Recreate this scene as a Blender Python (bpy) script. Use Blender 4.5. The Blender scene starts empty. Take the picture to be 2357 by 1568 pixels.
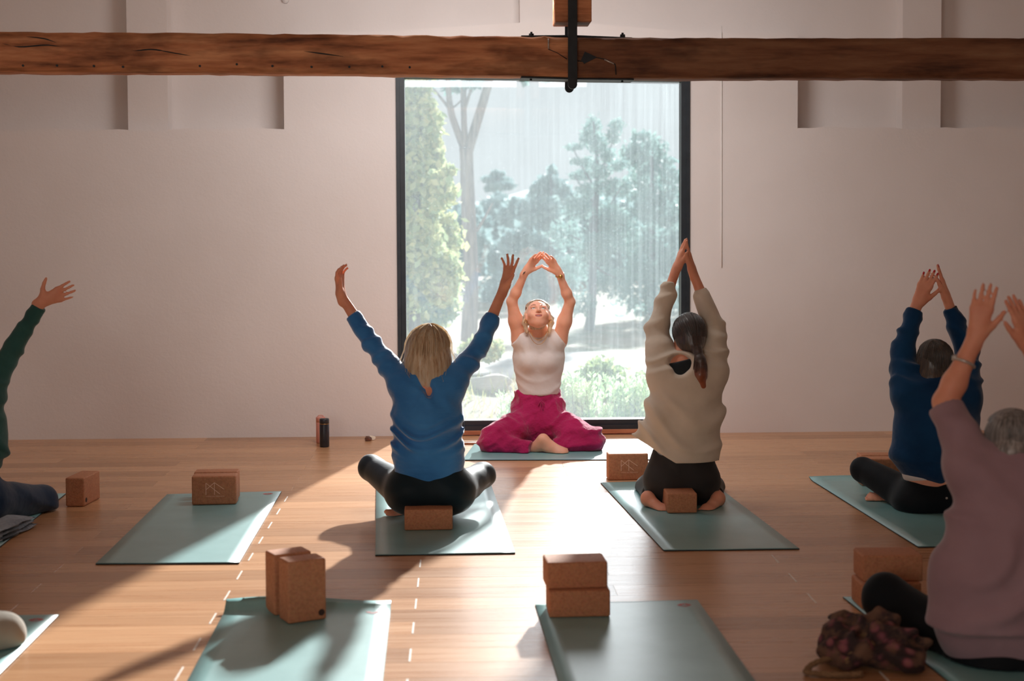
import bpy, bmesh, math, random, time
import numpy as np
from mathutils import Vector, Matrix, Euler
T0 = time.time()
C = bpy.context.scene.collection
PI = math.pi
random.seed(7)
RNG = np.random.default_rng(11)

# ------------------------------------------------------------------ camera, sky, sun, exposure
W, Hh = 2357, 1568
F = 3400.0
CAMZ = 1.5
PITCH, YAW, ROLL = math.radians(2.6), math.radians(2.06), math.radians(-0.26)
SHIFT = -130 / 2357
cam_d = bpy.data.cameras.new('camera')
cam = bpy.data.objects.new('camera', cam_d)
C.objects.link(cam)
cam_d.sensor_width = 36.0
cam_d.lens = F * 36.0 / W
cam_d.shift_y = SHIFT
cam_d.clip_end = 500
_fw = Vector((math.sin(YAW) * math.cos(PITCH), math.cos(YAW) * math.cos(PITCH), -math.sin(PITCH)))
_rt = Vector((math.cos(YAW), -math.sin(YAW), 0))
_up = _rt.cross(_fw)
_r2 = _rt * math.cos(ROLL) + _up * math.sin(ROLL)
_u2 = _up * math.cos(ROLL) - _rt * math.sin(ROLL)
cam.matrix_world = Matrix(((_r2.x, _u2.x, -_fw.x, 0), (_r2.y, _u2.y, -_fw.y, 0), (_r2.z, _u2.z, -_fw.z, CAMZ), (0, 0, 0, 1)))
cam_d.dof.use_dof = True
cam_d.dof.focus_distance = 8.5
cam_d.dof.aperture_fstop = 2.4
bpy.context.scene.camera = cam
sc = bpy.context.scene
sc.view_settings.view_transform = 'Standard'
sc.view_settings.look = 'None'
sc.view_settings.gamma = 1
sc.view_settings.use_curve_mapping = False
sc.view_settings.exposure = 0.0
sc.cycles.max_bounces = 8
sc.cycles.diffuse_bounces = 5
sc.cycles.transparent_max_bounces = 12
sc.cycles.sample_clamp_indirect = 4.0
sc.cycles.caustics_reflective = False
sc.cycles.caustics_refractive = False

# sky: pale bright haze, a little brighter towards the sun
SUN_AZ, SUN_EL = math.radians(14.0), math.radians(21.5)
SUNV = Vector((math.sin(SUN_AZ) * math.cos(SUN_EL), math.cos(SUN_AZ) * math.cos(SUN_EL), math.sin(SUN_EL)))
wd = bpy.data.worlds.new('sky'); sc.world = wd; wd.use_nodes = True
nt = wd.node_tree; nt.nodes.clear()
_o = nt.nodes.new('ShaderNodeOutputWorld'); _b = nt.nodes.new('ShaderNodeBackground')
_tc = nt.nodes.new('ShaderNodeTexCoord')
_dot = nt.nodes.new('ShaderNodeVectorMath'); _dot.operation = 'DOT_PRODUCT'; _dot.inputs[1].default_value = SUNV
_mr = nt.nodes.new('ShaderNodeMapRange'); _mr.inputs[1].default_value = 0.955; _mr.inputs[2].default_value = 1.0
_mr.inputs[3].default_value = 0.0; _mr.inputs[4].default_value = 1.0
_pw = nt.nodes.new('ShaderNodeMath'); _pw.operation = 'POWER'; _pw.inputs[1].default_value = 1.5
_ml = nt.nodes.new('ShaderNodeMath'); _ml.operation = 'MULTIPLY_ADD'; _ml.inputs[1].default_value = 12.0; _ml.inputs[2].default_value = 0.52
nt.links.new(_tc.outputs['Generated'], _dot.inputs[0]); nt.links.new(_dot.outputs['Value'], _mr.inputs[0])
nt.links.new(_mr.outputs[0], _pw.inputs[0]); nt.links.new(_pw.outputs[0], _ml.inputs[0])
_b.inputs['Color'].default_value = (0.96, 0.98, 1.0, 1)
nt.links.new(_ml.outputs[0], _b.inputs['Strength']); nt.links.new(_b.outputs[0], _o.inputs[0])

sun_d = bpy.data.lights.new('sun', 'SUN'); sun = bpy.data.objects.new('sun', sun_d); C.objects.link(sun)
sun_d.energy = 13.0; sun_d.angle = math.radians(1.6); sun_d.color = (1.0, 0.97, 0.93)
sun.rotation_euler = SUNV.to_track_quat('Z', 'Y').to_euler()

def area(name, loc, target, sx, sy, power, col):
    d = bpy.data.lights.new(name, 'AREA'); d.shape = 'RECTANGLE'; d.size = sx; d.size_y = sy; d.energy = power; d.color = col
    o = bpy.data.objects.new(name, d); C.objects.link(o); o.location = loc
    o.rotation_euler = (Vector(loc) - Vector(target)).to_track_quat('Z', 'Y').to_euler()
    return o
area('roof_fill_light', (0.3, 7.95, 2.85), (0.3, 10.0, 0.7), 1.6, 0.7, 49, (1.0, 0.97, 0.96))  # added fill for the window wall; the roof has no opening here
area('rear_fill_light', (-2.6, -2.6, 1.9), (0.0, 8, 1.2), 2.6, 1.8, 92, (1.0, 0.94, 0.88))  # added fill behind the camera, the rear wall is closed

# ------------------------------------------------------------------ pixel <-> place
def ray(px, py):
    cy = Hh / 2 + SHIFT * W
    return _fw + _r2 * ((px - W / 2) / F) - _u2 * ((py - cy) / F)
def at(px, py, Y):
    d = ray(px, py); t = Y / d.y
    return Vector((d.x * t, Y, CAMZ + d.z * t))
def onz(px, py, z=0.0):
    d = ray(px, py); t = (z - CAMZ) / d.z
    return Vector((d.x * t, d.y * t, z))
YW = onz(1056, 1002.5).y          # inner face of the wall

# ------------------------------------------------------------------ object helpers
def tag(o, label=None, cat=None, group=None, kind=None):
    if label: o['label'] = label
    if cat: o['category'] = cat
    if group: o['group'] = group
    if kind: o['kind'] = kind
    return o
def empty(name, loc, label=None, cat=None, group=None):
    o = bpy.data.objects.new(name, None); C.objects.link(o); o.location = loc
    o.empty_display_size = 0.1
    return tag(o, label, cat, group)
def link(name, me, mat=None, parent=None, smooth=False):
    if mat is not None:
        for m in (mat if isinstance(mat, (list, tuple)) else [mat]): me.materials.append(m)
    if smooth: me.polygons.foreach_set('use_smooth', np.ones(len(me.polygons), dtype=bool))
    o = bpy.data.objects.new(name, me); C.objects.link(o)
    if parent is not None:
        o.parent = parent
        pw = Vector((0, 0, 0)); q = parent
        while q is not None: pw += q.location; q = q.parent
        if parent.rotation_euler.z == 0: o.location = -pw
    return o
def mesh_np(name, v, f):
    """v (n,3); f (m,4) or (m,3) int"""
    v = np.asarray(v, dtype=np.float32); f = np.asarray(f, dtype=np.int32)
    me = bpy.data.meshes.new(name)
    me.vertices.add(len(v)); me.vertices.foreach_set('co', v.ravel())
    k = f.shape[1]
    me.loops.add(f.size); me.loops.foreach_set('vertex_index', f.ravel())
    me.polygons.add(len(f)); me.polygons.foreach_set('loop_start', np.arange(0, f.size, k, dtype=np.int32))
    me.update(calc_edges=True)
    return me
def bm_mesh(name, bm):
    me = bpy.data.meshes.new(name); bm.to_mesh(me); bm.free(); return me
def add_box(bm, c, s, rz=0, bevel=0, mat=None, seg=1):
    M = Matrix.Translation(c) @ Matrix.Rotation(rz, 4, 'Z')
    if mat is not None: M = mat @ M
    r = bmesh.ops.create_cube(bm, size=1.0, matrix=M @ Matrix.Diagonal((s[0], s[1], s[2], 1)))
    if bevel > 0:
        es = list({e for v in r['verts'] for e in v.link_edges})
        bmesh.ops.bevel(bm, geom=es, offset=bevel, segments=seg, affect='EDGES', profile=0.6)
def box(name, c, s, m, parent=None, rz=0, bevel=0, seg=1):
    bm = bmesh.new(); add_box(bm, c, s, rz, bevel, None, seg)
    return link(name, bm_mesh(name, bm), m, parent)
def tube_np(pts, rad, n=6, cap=True):
    """list of points, radius list -> (verts, tri faces)"""
    P = np.array([tuple(p) for p in pts], dtype=float); k = len(P)
    R = np.full(k, rad, dtype=float) if np.isscalar(rad) else np.array(rad, dtype=float)
    Tn = np.gradient(P, axis=0); Tn /= np.linalg.norm(Tn, axis=1)[:, None] + 1e-9
    up = np.array([0, 0, 1.0]) if abs(Tn[0][2]) < 0.9 else np.array([1.0, 0, 0])
    V = []; A = np.arange(n) * 2 * PI / n
    for i in range(k):
        a = np.cross(up, Tn[i]); a /= np.linalg.norm(a) + 1e-9; b = np.cross(Tn[i], a)
        up = np.cross(a, Tn[i]) * -1 if False else b
        V.append(P[i] + R[i] * (np.cos(A)[:, None] * a + np.sin(A)[:, None] * b))
    V = np.concatenate(V); Fs = []
    for i in range(k - 1):
        for j in range(n):
            a, b = i * n + j, i * n + (j + 1) % n
            Fs += [(a, b, b + n), (a, b + n, a + n)]
    if cap:
        V = np.concatenate([V, P[:1], P[-1:]]); c0, c1 = k * n, k * n + 1
        for j in range(n):
            Fs += [(c0, (j + 1) % n, j), (c1, (k - 1) * n + j, (k - 1) * n + (j + 1) % n)]
    return V, np.array(Fs, dtype=np.int32)
class Soup:
    def __init__(s): s.v = []; s.f = []; s.n = 0
    def add(s, v, f):
        s.v.append(np.asarray(v, dtype=float)); s.f.append(np.asarray(f) + s.n); s.n += len(v)
    def mesh(s, name): return mesh_np(name, np.concatenate(s.v), np.concatenate(s.f))
def tube(name, pts, rad, m, parent=None, n=8):
    v, f = tube_np(pts, rad, n); return link(name, mesh_np(name, v, f), m, parent, True)
def smooth_path(pts, k=6):
    """Catmull-Rom"""
    P = [Vector(p) for p in pts]; P = [P[0] * 2 - P[1]] + P + [P[-1] * 2 - P[-2]]; out = []
    for i in range(1, len(P) - 2):
        for j in range(k):
            t = j / k
            out.append(0.5 * ((2 * P[i]) + (-P[i - 1] + P[i + 1]) * t + (2 * P[i - 1] - 5 * P[i] + 4 * P[i + 1] - P[i + 2]) * t * t + (-P[i - 1] + 3 * P[i] - 3 * P[i + 1] + P[i + 2]) * t ** 3))
    out.append(P[-2]); return out

# ------------------------------------------------------------------ materials
def srgb(r, g, b):
    f = lambda c: (c / 255) / 12.92 if c / 255 <= 0.04045 else ((c / 255 + 0.055) / 1.055) ** 2.4
    return (f(r), f(g), f(b), 1)
def newmat(name):
    m = bpy.data.materials.new(name); m.use_nodes = True
    return m, m.node_tree, m.node_tree.nodes['Principled BSDF']
def N(t, typ, **kw):
    n = t.nodes.new(typ)
    for k, v in kw.items(): setattr(n, k, v)
    return n
def ramp(t, fac, stops):
    r = N(t, 'ShaderNodeValToRGB'); e = r.color_ramp.elements
    while len(e) < len(stops): e.new(0.5)
    for i, (p, c) in enumerate(stops): e[i].position = p; e[i].color = c
    t.links.new(fac, r.inputs[0]); return r
def coords(t, kind='Object', scale=(1, 1, 1)):
    c = N(t, 'ShaderNodeTexCoord'); mp = N(t, 'ShaderNodeMapping'); mp.inputs['Scale'].default_value = scale
    t.links.new(c.outputs[kind], mp.inputs[0]); return mp.outputs[0]
def noise(t, vec, scale, detail=3, rough=0.5):
    n = N(t, 'ShaderNodeTexNoise'); n.inputs['Scale'].default_value = scale; n.inputs['Detail'].default_value = detail
    n.inputs['Roughness'].default_value = rough; t.links.new(vec, n.inputs['Vector']); return n.outputs['Fac']
def bump(t, b, h, strength, dist):
    n = N(t, 'ShaderNodeBump'); n.inputs['Strength'].default_value = strength; n.inputs['Distance'].default_value = dist
    t.links.new(h, n.inputs['Height']); t.links.new(n.outputs[0], b.inputs['Normal']); return n
def mottled(name, c0, c1, scale=8, rough=0.6, sc3=(1, 1, 1), bstr=0.0, bdist=0.01, bscale=None, spec=0.5, detail=3, metal=0.0, sheen=0.0):
    m, t, b = newmat(name); v = coords(t, 'Object', sc3)
    f = noise(t, v, scale, detail)
    r = ramp(t, f, [(0.3, c0), (0.7, c1)]); t.links.new(r.outputs[0], b.inputs['Base Color'])
    b.inputs['Roughness'].default_value = rough; b.inputs['Specular IOR Level'].default_value = spec; b.inputs['Metallic'].default_value = metal
    if sheen: b.inputs['Sheen Weight'].default_value = sheen; b.inputs['Sheen Roughness'].default_value = 0.5
    if bstr: bump(t, b, noise(t, v, bscale or scale * 3, 4), bstr, bdist)
    return m
M_ = {}
# plaster wall
m, t, b = newmat('plaster'); v = coords(t)
f1 = noise(t, v, 1.2, 3); f2 = noise(t, v, 9, 5, 0.6); f3 = noise(t, v, 60, 3)
r = ramp(t, f1, [(0.3, srgb(222, 214, 210)), (0.7, srgb(230, 223, 220))]); t.links.new(r.outputs[0], b.inputs['Base Color'])
b.inputs['Roughness'].default_value = 0.85; b.inputs['Specular IOR Level'].default_value = 0.2
a = N(t, 'ShaderNodeMath', operation='MULTIPLY_ADD'); a.inputs[1].default_value = 0.25; t.links.new(f3, a.inputs[0]); t.links.new(f2, a.inputs[2])
bump(t, b, a.outputs[0], 0.22, 0.012); M_['plaster'] = m
# floor planks, one tone per plank from Object Info random
m, t, b = newmat('plank_wood')
oi = N(t, 'ShaderNodeObjectInfo')
geo = N(t, 'ShaderNodeNewGeometry')
mp = N(t, 'ShaderNodeMapping'); mp.inputs['Scale'].default_value = (0.8, 26, 1); t.links.new(geo.outputs['Position'], mp.inputs[0])
ad = N(t, 'ShaderNodeVectorMath', operation='ADD'); t.links.new(mp.outputs[0], ad.inputs[0])
mu = N(t, 'ShaderNodeMath', operation='MULTIPLY'); mu.inputs[1].default_value = 40; t.links.new(oi.outputs['Random'], mu.inputs[0]); t.links.new(mu.outputs[0], ad.inputs[1])
g1 = noise(t, ad.outputs[0], 2.2, 5, 0.65)
r1 = ramp(t, g1, [(0.25, srgb(186, 133, 94)), (0.75, srgb(212, 167, 126))])
r2 = ramp(t, oi.outputs['Random'], [(0.0, (0.74, 0.70, 0.66, 1)), (0.35, (0.92, 0.90, 0.88, 1)), (1.0, (1.08, 1.08, 1.08, 1))])
mx = N(t, 'ShaderNodeMix', data_type='RGBA', blend_type='MULTIPLY'); mx.inputs[0].default_value = 1.0
t.links.new(r1.outputs[0], mx.inputs[6]); t.links.new(r2.outputs[0], mx.inputs[7]); t.links.new(mx.outputs[2], b.inputs['Base Color'])
rr = ramp(t, g1, [(0.2, (0.24, 0.24, 0.24, 1)), (0.8, (0.34, 0.34, 0.34, 1))]); t.links.new(rr.outputs[0], b.inputs['Roughness'])
bump(t, b, g1, 0.10, 0.004); b.inputs['Specular IOR Level'].default_value = 0.5; M_['plank'] = m
M_['end_glint'] = mottled('end_glint_strip', srgb(225, 215, 205), srgb(245, 238, 230), 30, 0.4)  # glint of the plank ends, put into a pale colour
# old beam timber
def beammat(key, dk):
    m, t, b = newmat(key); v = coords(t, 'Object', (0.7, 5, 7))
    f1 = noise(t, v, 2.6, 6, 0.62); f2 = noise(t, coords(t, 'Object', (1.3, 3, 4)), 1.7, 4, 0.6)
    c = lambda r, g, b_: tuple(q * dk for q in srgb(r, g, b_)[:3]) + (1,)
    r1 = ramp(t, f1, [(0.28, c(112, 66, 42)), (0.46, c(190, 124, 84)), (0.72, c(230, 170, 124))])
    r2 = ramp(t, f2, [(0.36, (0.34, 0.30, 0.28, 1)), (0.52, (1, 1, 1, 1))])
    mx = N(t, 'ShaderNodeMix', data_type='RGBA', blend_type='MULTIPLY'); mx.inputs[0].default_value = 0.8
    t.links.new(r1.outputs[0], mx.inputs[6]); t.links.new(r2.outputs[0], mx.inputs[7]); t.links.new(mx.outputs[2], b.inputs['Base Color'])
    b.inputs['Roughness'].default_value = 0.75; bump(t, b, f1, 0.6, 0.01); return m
M_['beam'] = beammat('beam_wood', 1.0); M_['beam_shaded'] = beammat('beam_wood_shaded', 0.36)  # second copy is darkened: shade of the right half put into its colour
M_['black_iron'] = mottled('black_iron', (0.006, 0.010, 0.014, 1), (0.014, 0.02, 0.026, 1), 20, 0.55, metal=0.2)
M_['steel'] = mottled('worn_steel', srgb(170, 165, 160), srgb(215, 210, 205), 40, 0.35, metal=0.6)
M_['frame'] = mottled('window_frame_paint', (0.010, 0.016, 0.022, 1), (0.018, 0.026, 0.034, 1), 14, 0.45)
M_['sill_wood'] = mottled('sill_wood', srgb(150, 92, 62), srgb(196, 136, 98), 6, 0.5, (1, 10, 10))
# dusty pane; its even veil also imitates the haze outdoors
m, t, b = newmat('dusty_hazed_glass'); t.nodes.remove(b); out = t.nodes['Material Output']
v = coords(t)
st = noise(t, coords(t, 'Object', (38, 1, 0.7)), 1.0, 4, 0.7); sp = noise(t, v, 120, 2, 0.5); lg = noise(t, v, 1.3, 3)
sx = N(t, 'ShaderNodeSeparateXYZ'); t.links.new(v, sx.inputs[0])
side = N(t, 'ShaderNodeMapRange'); side.inputs[1].default_value = 0.3; side.inputs[2].default_value = 1.9; side.inputs[3].default_value = 0.35; side.inputs[4].default_value = 1.35
t.links.new(sx.outputs[0], side.inputs[0])
s1 = N(t, 'ShaderNodeMath', operation='MULTIPLY'); t.links.new(ramp(t, st, [(0.38, (0, 0, 0, 1)), (0.72, (1, 1, 1, 1))]).outputs[0], s1.inputs[0]); t.links.new(side.outputs[0], s1.inputs[1])
s2 = N(t, 'ShaderNodeMath', operation='MULTIPLY'); t.links.new(ramp(t, sp, [(0.63, (0, 0, 0, 1)), (0.74, (1, 1, 1, 1))]).outputs[0], s2.inputs[0]); s2.inputs[1].default_value = 0.14
s3 = N(t, 'ShaderNodeMath', operation='MULTIPLY_ADD'); t.links.new(s1.outputs[0], s3.inputs[0]); s3.inputs[1].default_value = 0.07; t.links.new(s2.outputs[0], s3.inputs[2])
s3b = N(t, 'ShaderNodeMath', operation='ADD'); t.links.new(s3.outputs[0], s3b.inputs[0]); s3b.inputs[1].default_value = 0.075
s4 = N(t, 'ShaderNodeMath', operation='MULTIPLY_ADD'); t.links.new(lg, s4.inputs[0]); s4.inputs[1].default_value = 0.10; t.links.new(s3b.outputs[0], s4.inputs[2])
s4.use_clamp = True
tr = N(t, 'ShaderNodeBsdfTransparent'); tr.inputs[0].default_value = (0.93, 0.97, 0.98, 1)
tl = N(t, 'ShaderNodeBsdfTranslucent'); tl.inputs[0].default_value = (0.62, 0.74, 0.80, 1)
gl = N(t, 'ShaderNodeBsdfGlossy'); gl.inputs['Roughness'].default_value = 0.02; gl.inputs['Color'].default_value = (0.9, 0.95, 1, 1)
mxa = N(t, 'ShaderNodeMixShader'); t.links.new(s4.outputs[0], mxa.inputs[0]); t.links.new(tr.outputs[0], mxa.inputs[1]); t.links.new(tl.outputs[0], mxa.inputs[2])
mxb = N(t, 'ShaderNodeMixShader'); mxb.inputs[0].default_value = 0.04; t.links.new(mxa.outputs[0], mxb.inputs[1]); t.links.new(gl.outputs[0], mxb.inputs[2])
t.links.new(mxb.outputs[0], out.inputs[0]); M_['glass'] = m
# yoga mat
m, t, b = newmat('mat_rubber'); v = coords(t, 'Object')
f1 = noise(t, v, 4, 4, 0.6); f2 = noise(t, coords(t, 'Object', (260, 6, 1)), 1, 2)
r1 = ramp(t, f1, [(0.3, srgb(114, 163, 164)), (0.7, srgb(130, 178, 179))]); t.links.new(r1.outputs[0], b.inputs['Base Color'])
b.inputs['Coat Weight'].default_value = 0.6; b.inputs['Coat Roughness'].default_value = 0.32; b.inputs['Roughness'].default_value = 0.45; b.inputs['Specular IOR Level'].default_value = 0.5; bump(t, b, f2, 0.15, 0.001); M_['mat'] = m
M_['mat_dark'] = mottled('mat_edge', srgb(30, 44, 56), srgb(40, 56, 66), 10, 0.7)
M_['mat_logo'] = mottled('mat_print_pink', srgb(190, 90, 90), srgb(205, 110, 110), 20, 0.6)
M_['mat_print'] = mottled('mat_print_pale', srgb(140, 175, 175), srgb(150, 185, 185), 20, 0.6)
# cork
m, t, b = newmat('cork'); v = coords(t)
vo = N(t, 'ShaderNodeTexVoronoi'); vo.inputs['Scale'].default_value = 230; t.links.new(v, vo.inputs['Vector'])
f1 = noise(t, v, 90, 4, 0.7)
r1 = ramp(t, f1, [(0.3, srgb(168, 108, 76)), (0.52, srgb(190, 128, 92)), (0.75, srgb(200, 140, 102))])
mx = N(t, 'ShaderNodeMix', data_type='RGBA', blend_type='MULTIPLY'); mx.inputs[0].default_value = 0.12
t.links.new(r1.outputs[0], mx.inputs[6]); t.links.new(vo.outputs['Color'], mx.inputs[7]); t.links.new(mx.outputs[2], b.inputs['Base Color'])
b.inputs['Roughness'].default_value = 0.75; bump(t, b, f1, 0.3, 0.002); M_['cork'] = m
M_['print'] = mottled('block_print', srgb(238, 196, 172), srgb(244, 206, 184), 30, 0.6)
M_['stamp'] = mottled('burnt_stamp', srgb(52, 34, 28), srgb(66, 44, 36), 60, 0.8)
def fabric(name, c0, c1, rough=0.85, wr=0.35, wscale=7, sheen=0.25, weave=420, wsc=(1, 1, 1)):
    m, t, b = newmat(name); v = coords(t)
    f = noise(t, v, 5, 3); r = ramp(t, f, [(0.3, c0), (0.7, c1)]); t.links.new(r.outputs[0], b.inputs['Base Color'])
    b.inputs['Roughness'].default_value = rough; b.inputs['Specular IOR Level'].default_value = 0.15
    b.inputs['Sheen Weight'].default_value = sheen; b.inputs['Sheen Roughness'].default_value = 0.45
    n1 = noise(t, coords(t, 'Object', wsc), wscale, 3, 0.5)
    a = N(t, 'ShaderNodeMath', operation='MULTIPLY_ADD'); a.inputs[1].default_value = 0.03
    t.links.new(noise(t, v, weave, 2), a.inputs[0]); t.links.new(n1, a.inputs[2]); bump(t, b, a.outputs[0], wr, 0.03)
    return m
M_['blue_velour'] = fabric('blue_velour', srgb(38, 104, 172), srgb(60, 134, 204), 0.55, 0.35, 9, 0.8, wsc=(0.7, 1, 2.2))
M_['cream_knit'] = fabric('cream_knit', srgb(206, 194, 176), srgb(220, 208, 192), 0.9, 0.4, 7, 0.3)
M_['white_tee'] = fabric('white_tee', srgb(216, 204, 200), srgb(228, 218, 214), 0.85, 0.3, 9, 0.2)
M_['magenta_linen'] = fabric('magenta_linen', srgb(158, 26, 78), srgb(186, 40, 98), 0.9, 0.75, 16, 0.35)
M_['navy_knit'] = fabric('navy_knit', srgb(10, 48, 84), srgb(18, 66, 108), 0.85, 0.45, 8, 0.3)
M_['mauve_tee'] = fabric('mauve_tee', srgb(146, 118, 126), srgb(160, 132, 140), 0.9, 0.4, 6, 0.3)
M_['green_knit'] = fabric('green_knit', srgb(42, 78, 76), srgb(54, 94, 90), 0.9, 0.4, 9, 0.3)
M_['black_leggings'] = fabric('black_leggings', srgb(8, 13, 18), srgb(14, 20, 26), 0.7, 0.12, 6, 0.08)
M_['teal_black_leggings'] = fabric('teal_black_leggings', srgb(10, 26, 34), srgb(18, 38, 48), 0.55, 0.12, 6, 0.2)
M_['charcoal_leggings'] = fabric('charcoal_leggings', srgb(44, 42, 42), srgb(56, 54, 54), 0.7, 0.15, 7, 0.1)
M_['navy_leggings'] = fabric('navy_leggings', srgb(14, 34, 58), srgb(22, 46, 74), 0.7, 0.3, 8, 0.3)
M_['beige_pants'] = fabric('beige_pants', srgb(150, 142, 130), srgb(170, 162, 150), 0.9, 0.3, 7, 0.3)
M_['bra'] = fabric('dark_top', srgb(24, 30, 34), srgb(36, 42, 46), 0.6, 0.2, 9, 0.2)
M_['grey_towel'] = fabric('grey_towel', srgb(120, 128, 140), srgb(160, 168, 178), 0.95, 0.6, 40, 0.3)
def skinmat(name, c0, c1):
    m, t, b = newmat(name); v = coords(t)
    r = ramp(t, noise(t, v, 14, 4), [(0.3, c0), (0.7, c1)]); t.links.new(r.outputs[0], b.inputs['Base Color'])
    b.inputs['Roughness'].default_value = 0.5; b.inputs['Specular IOR Level'].default_value = 0.35
    b.inputs['Subsurface Weight'].default_value = 0.35; b.inputs['Subsurface Radius'].default_value = (1.0, 0.3, 0.15); b.inputs['Subsurface Scale'].default_value = 0.012
    bump(t, b, noise(t, v, 160, 3), 0.08, 0.003); return m
M_['skin_fair'] = skinmat('skin_fair', srgb(226, 162, 134), srgb(236, 178, 152))
M_['skin_tan'] = skinmat('skin_tan', srgb(216, 146, 118), srgb(228, 164, 136))
def hairmat(name, c0, c1, c2, zr=None, tr=0):
    m, t, b = newmat(name); v = coords(t, 'Object', (60, 60, 3))
    r = ramp(t, noise(t, v, 1.6, 3, 0.6), [(0.28, c0), (0.5, c1), (0.72, c2)])
    col = r.outputs[0]
    if zr:
        g = N(t, 'ShaderNodeNewGeometry'); s = N(t, 'ShaderNodeSeparateXYZ'); t.links.new(g.outputs['Position'], s.inputs[0])
        q = N(t, 'ShaderNodeMapRange'); q.inputs[1].default_value = zr[0]; q.inputs[2].default_value = zr[1]; t.links.new(s.outputs[2], q.inputs[0])
        mx = N(t, 'ShaderNodeMix', data_type='RGBA'); t.links.new(q.outputs[0], mx.inputs[0]); t.links.new(col, mx.inputs[6]); mx.inputs[7].default_value = zr[2]
        col = mx.outputs[2]
    t.links.new(col, b.inputs['Base Color']); b.inputs['Coat Weight'].default_value = 0.6; b.inputs['Coat Roughness'].default_value = 0.32; b.inputs['Roughness'].default_value = 0.45; b.inputs['Specular IOR Level'].default_value = 0.5
    b.inputs['Sheen Weight'].default_value = 0.3
    if tr:
        tl = N(t, 'ShaderNodeBsdfTranslucent'); t.links.new(col, tl.inputs[0]); ms = N(t, 'ShaderNodeMixShader'); ms.inputs[0].default_value = tr
        t.links.new(b.outputs[0], ms.inputs[1]); t.links.new(tl.outputs[0], ms.inputs[2]); t.links.new(ms.outputs[0], t.nodes['Material Output'].inputs[0])
    bump(t, b, noise(t, coords(t, 'Object', (160, 160, 6)), 1.5, 2), 0.4, 0.003); return m
M_['hair_blonde'] = hairmat('hair_blonde', srgb(208, 172, 132), srgb(246, 228, 198), srgb(254, 248, 236), None, 0.5)
M_['hair_blonde2'] = hairmat('hair_pale_blonde', srgb(190, 158, 124), srgb(226, 200, 170), srgb(244, 228, 206), None, 0.4)
M_['hair_brown'] = hairmat('hair_brown', srgb(24, 14, 10), srgb(44, 26, 18), srgb(70, 42, 28))
M_['hair_dark'] = hairmat('hair_dark_brown', srgb(26, 20, 16), srgb(50, 38, 28), srgb(92, 70, 48))
M_['hair_grey'] = hairmat('hair_grey', srgb(70, 66, 66), srgb(118, 112, 108), srgb(168, 162, 158))
M_['gold'] = mottled('gold', srgb(170, 120, 60), srgb(215, 165, 95), 30, 0.3, metal=0.9)
M_['white'] = mottled('soft_white', srgb(225, 222, 218), srgb(238, 236, 232), 20, 0.5)
M_['lips'] = mottled('lips', srgb(196, 96, 88), srgb(210, 112, 102), 40, 0.45)
M_['nail_red'] = mottled('nail_red', srgb(190, 20, 40), srgb(210, 30, 50), 30, 0.25)
M_['nail'] = mottled('nail_pale', srgb(235, 190, 175), srgb(245, 205, 190), 30, 0.25)
M_['iris'] = mottled('iris_dark', srgb(40, 28, 24), srgb(60, 42, 34), 90, 0.2)
M_['brow'] = mottled('eyebrow', srgb(130, 84, 62), srgb(150, 100, 76), 60, 0.8)
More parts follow.
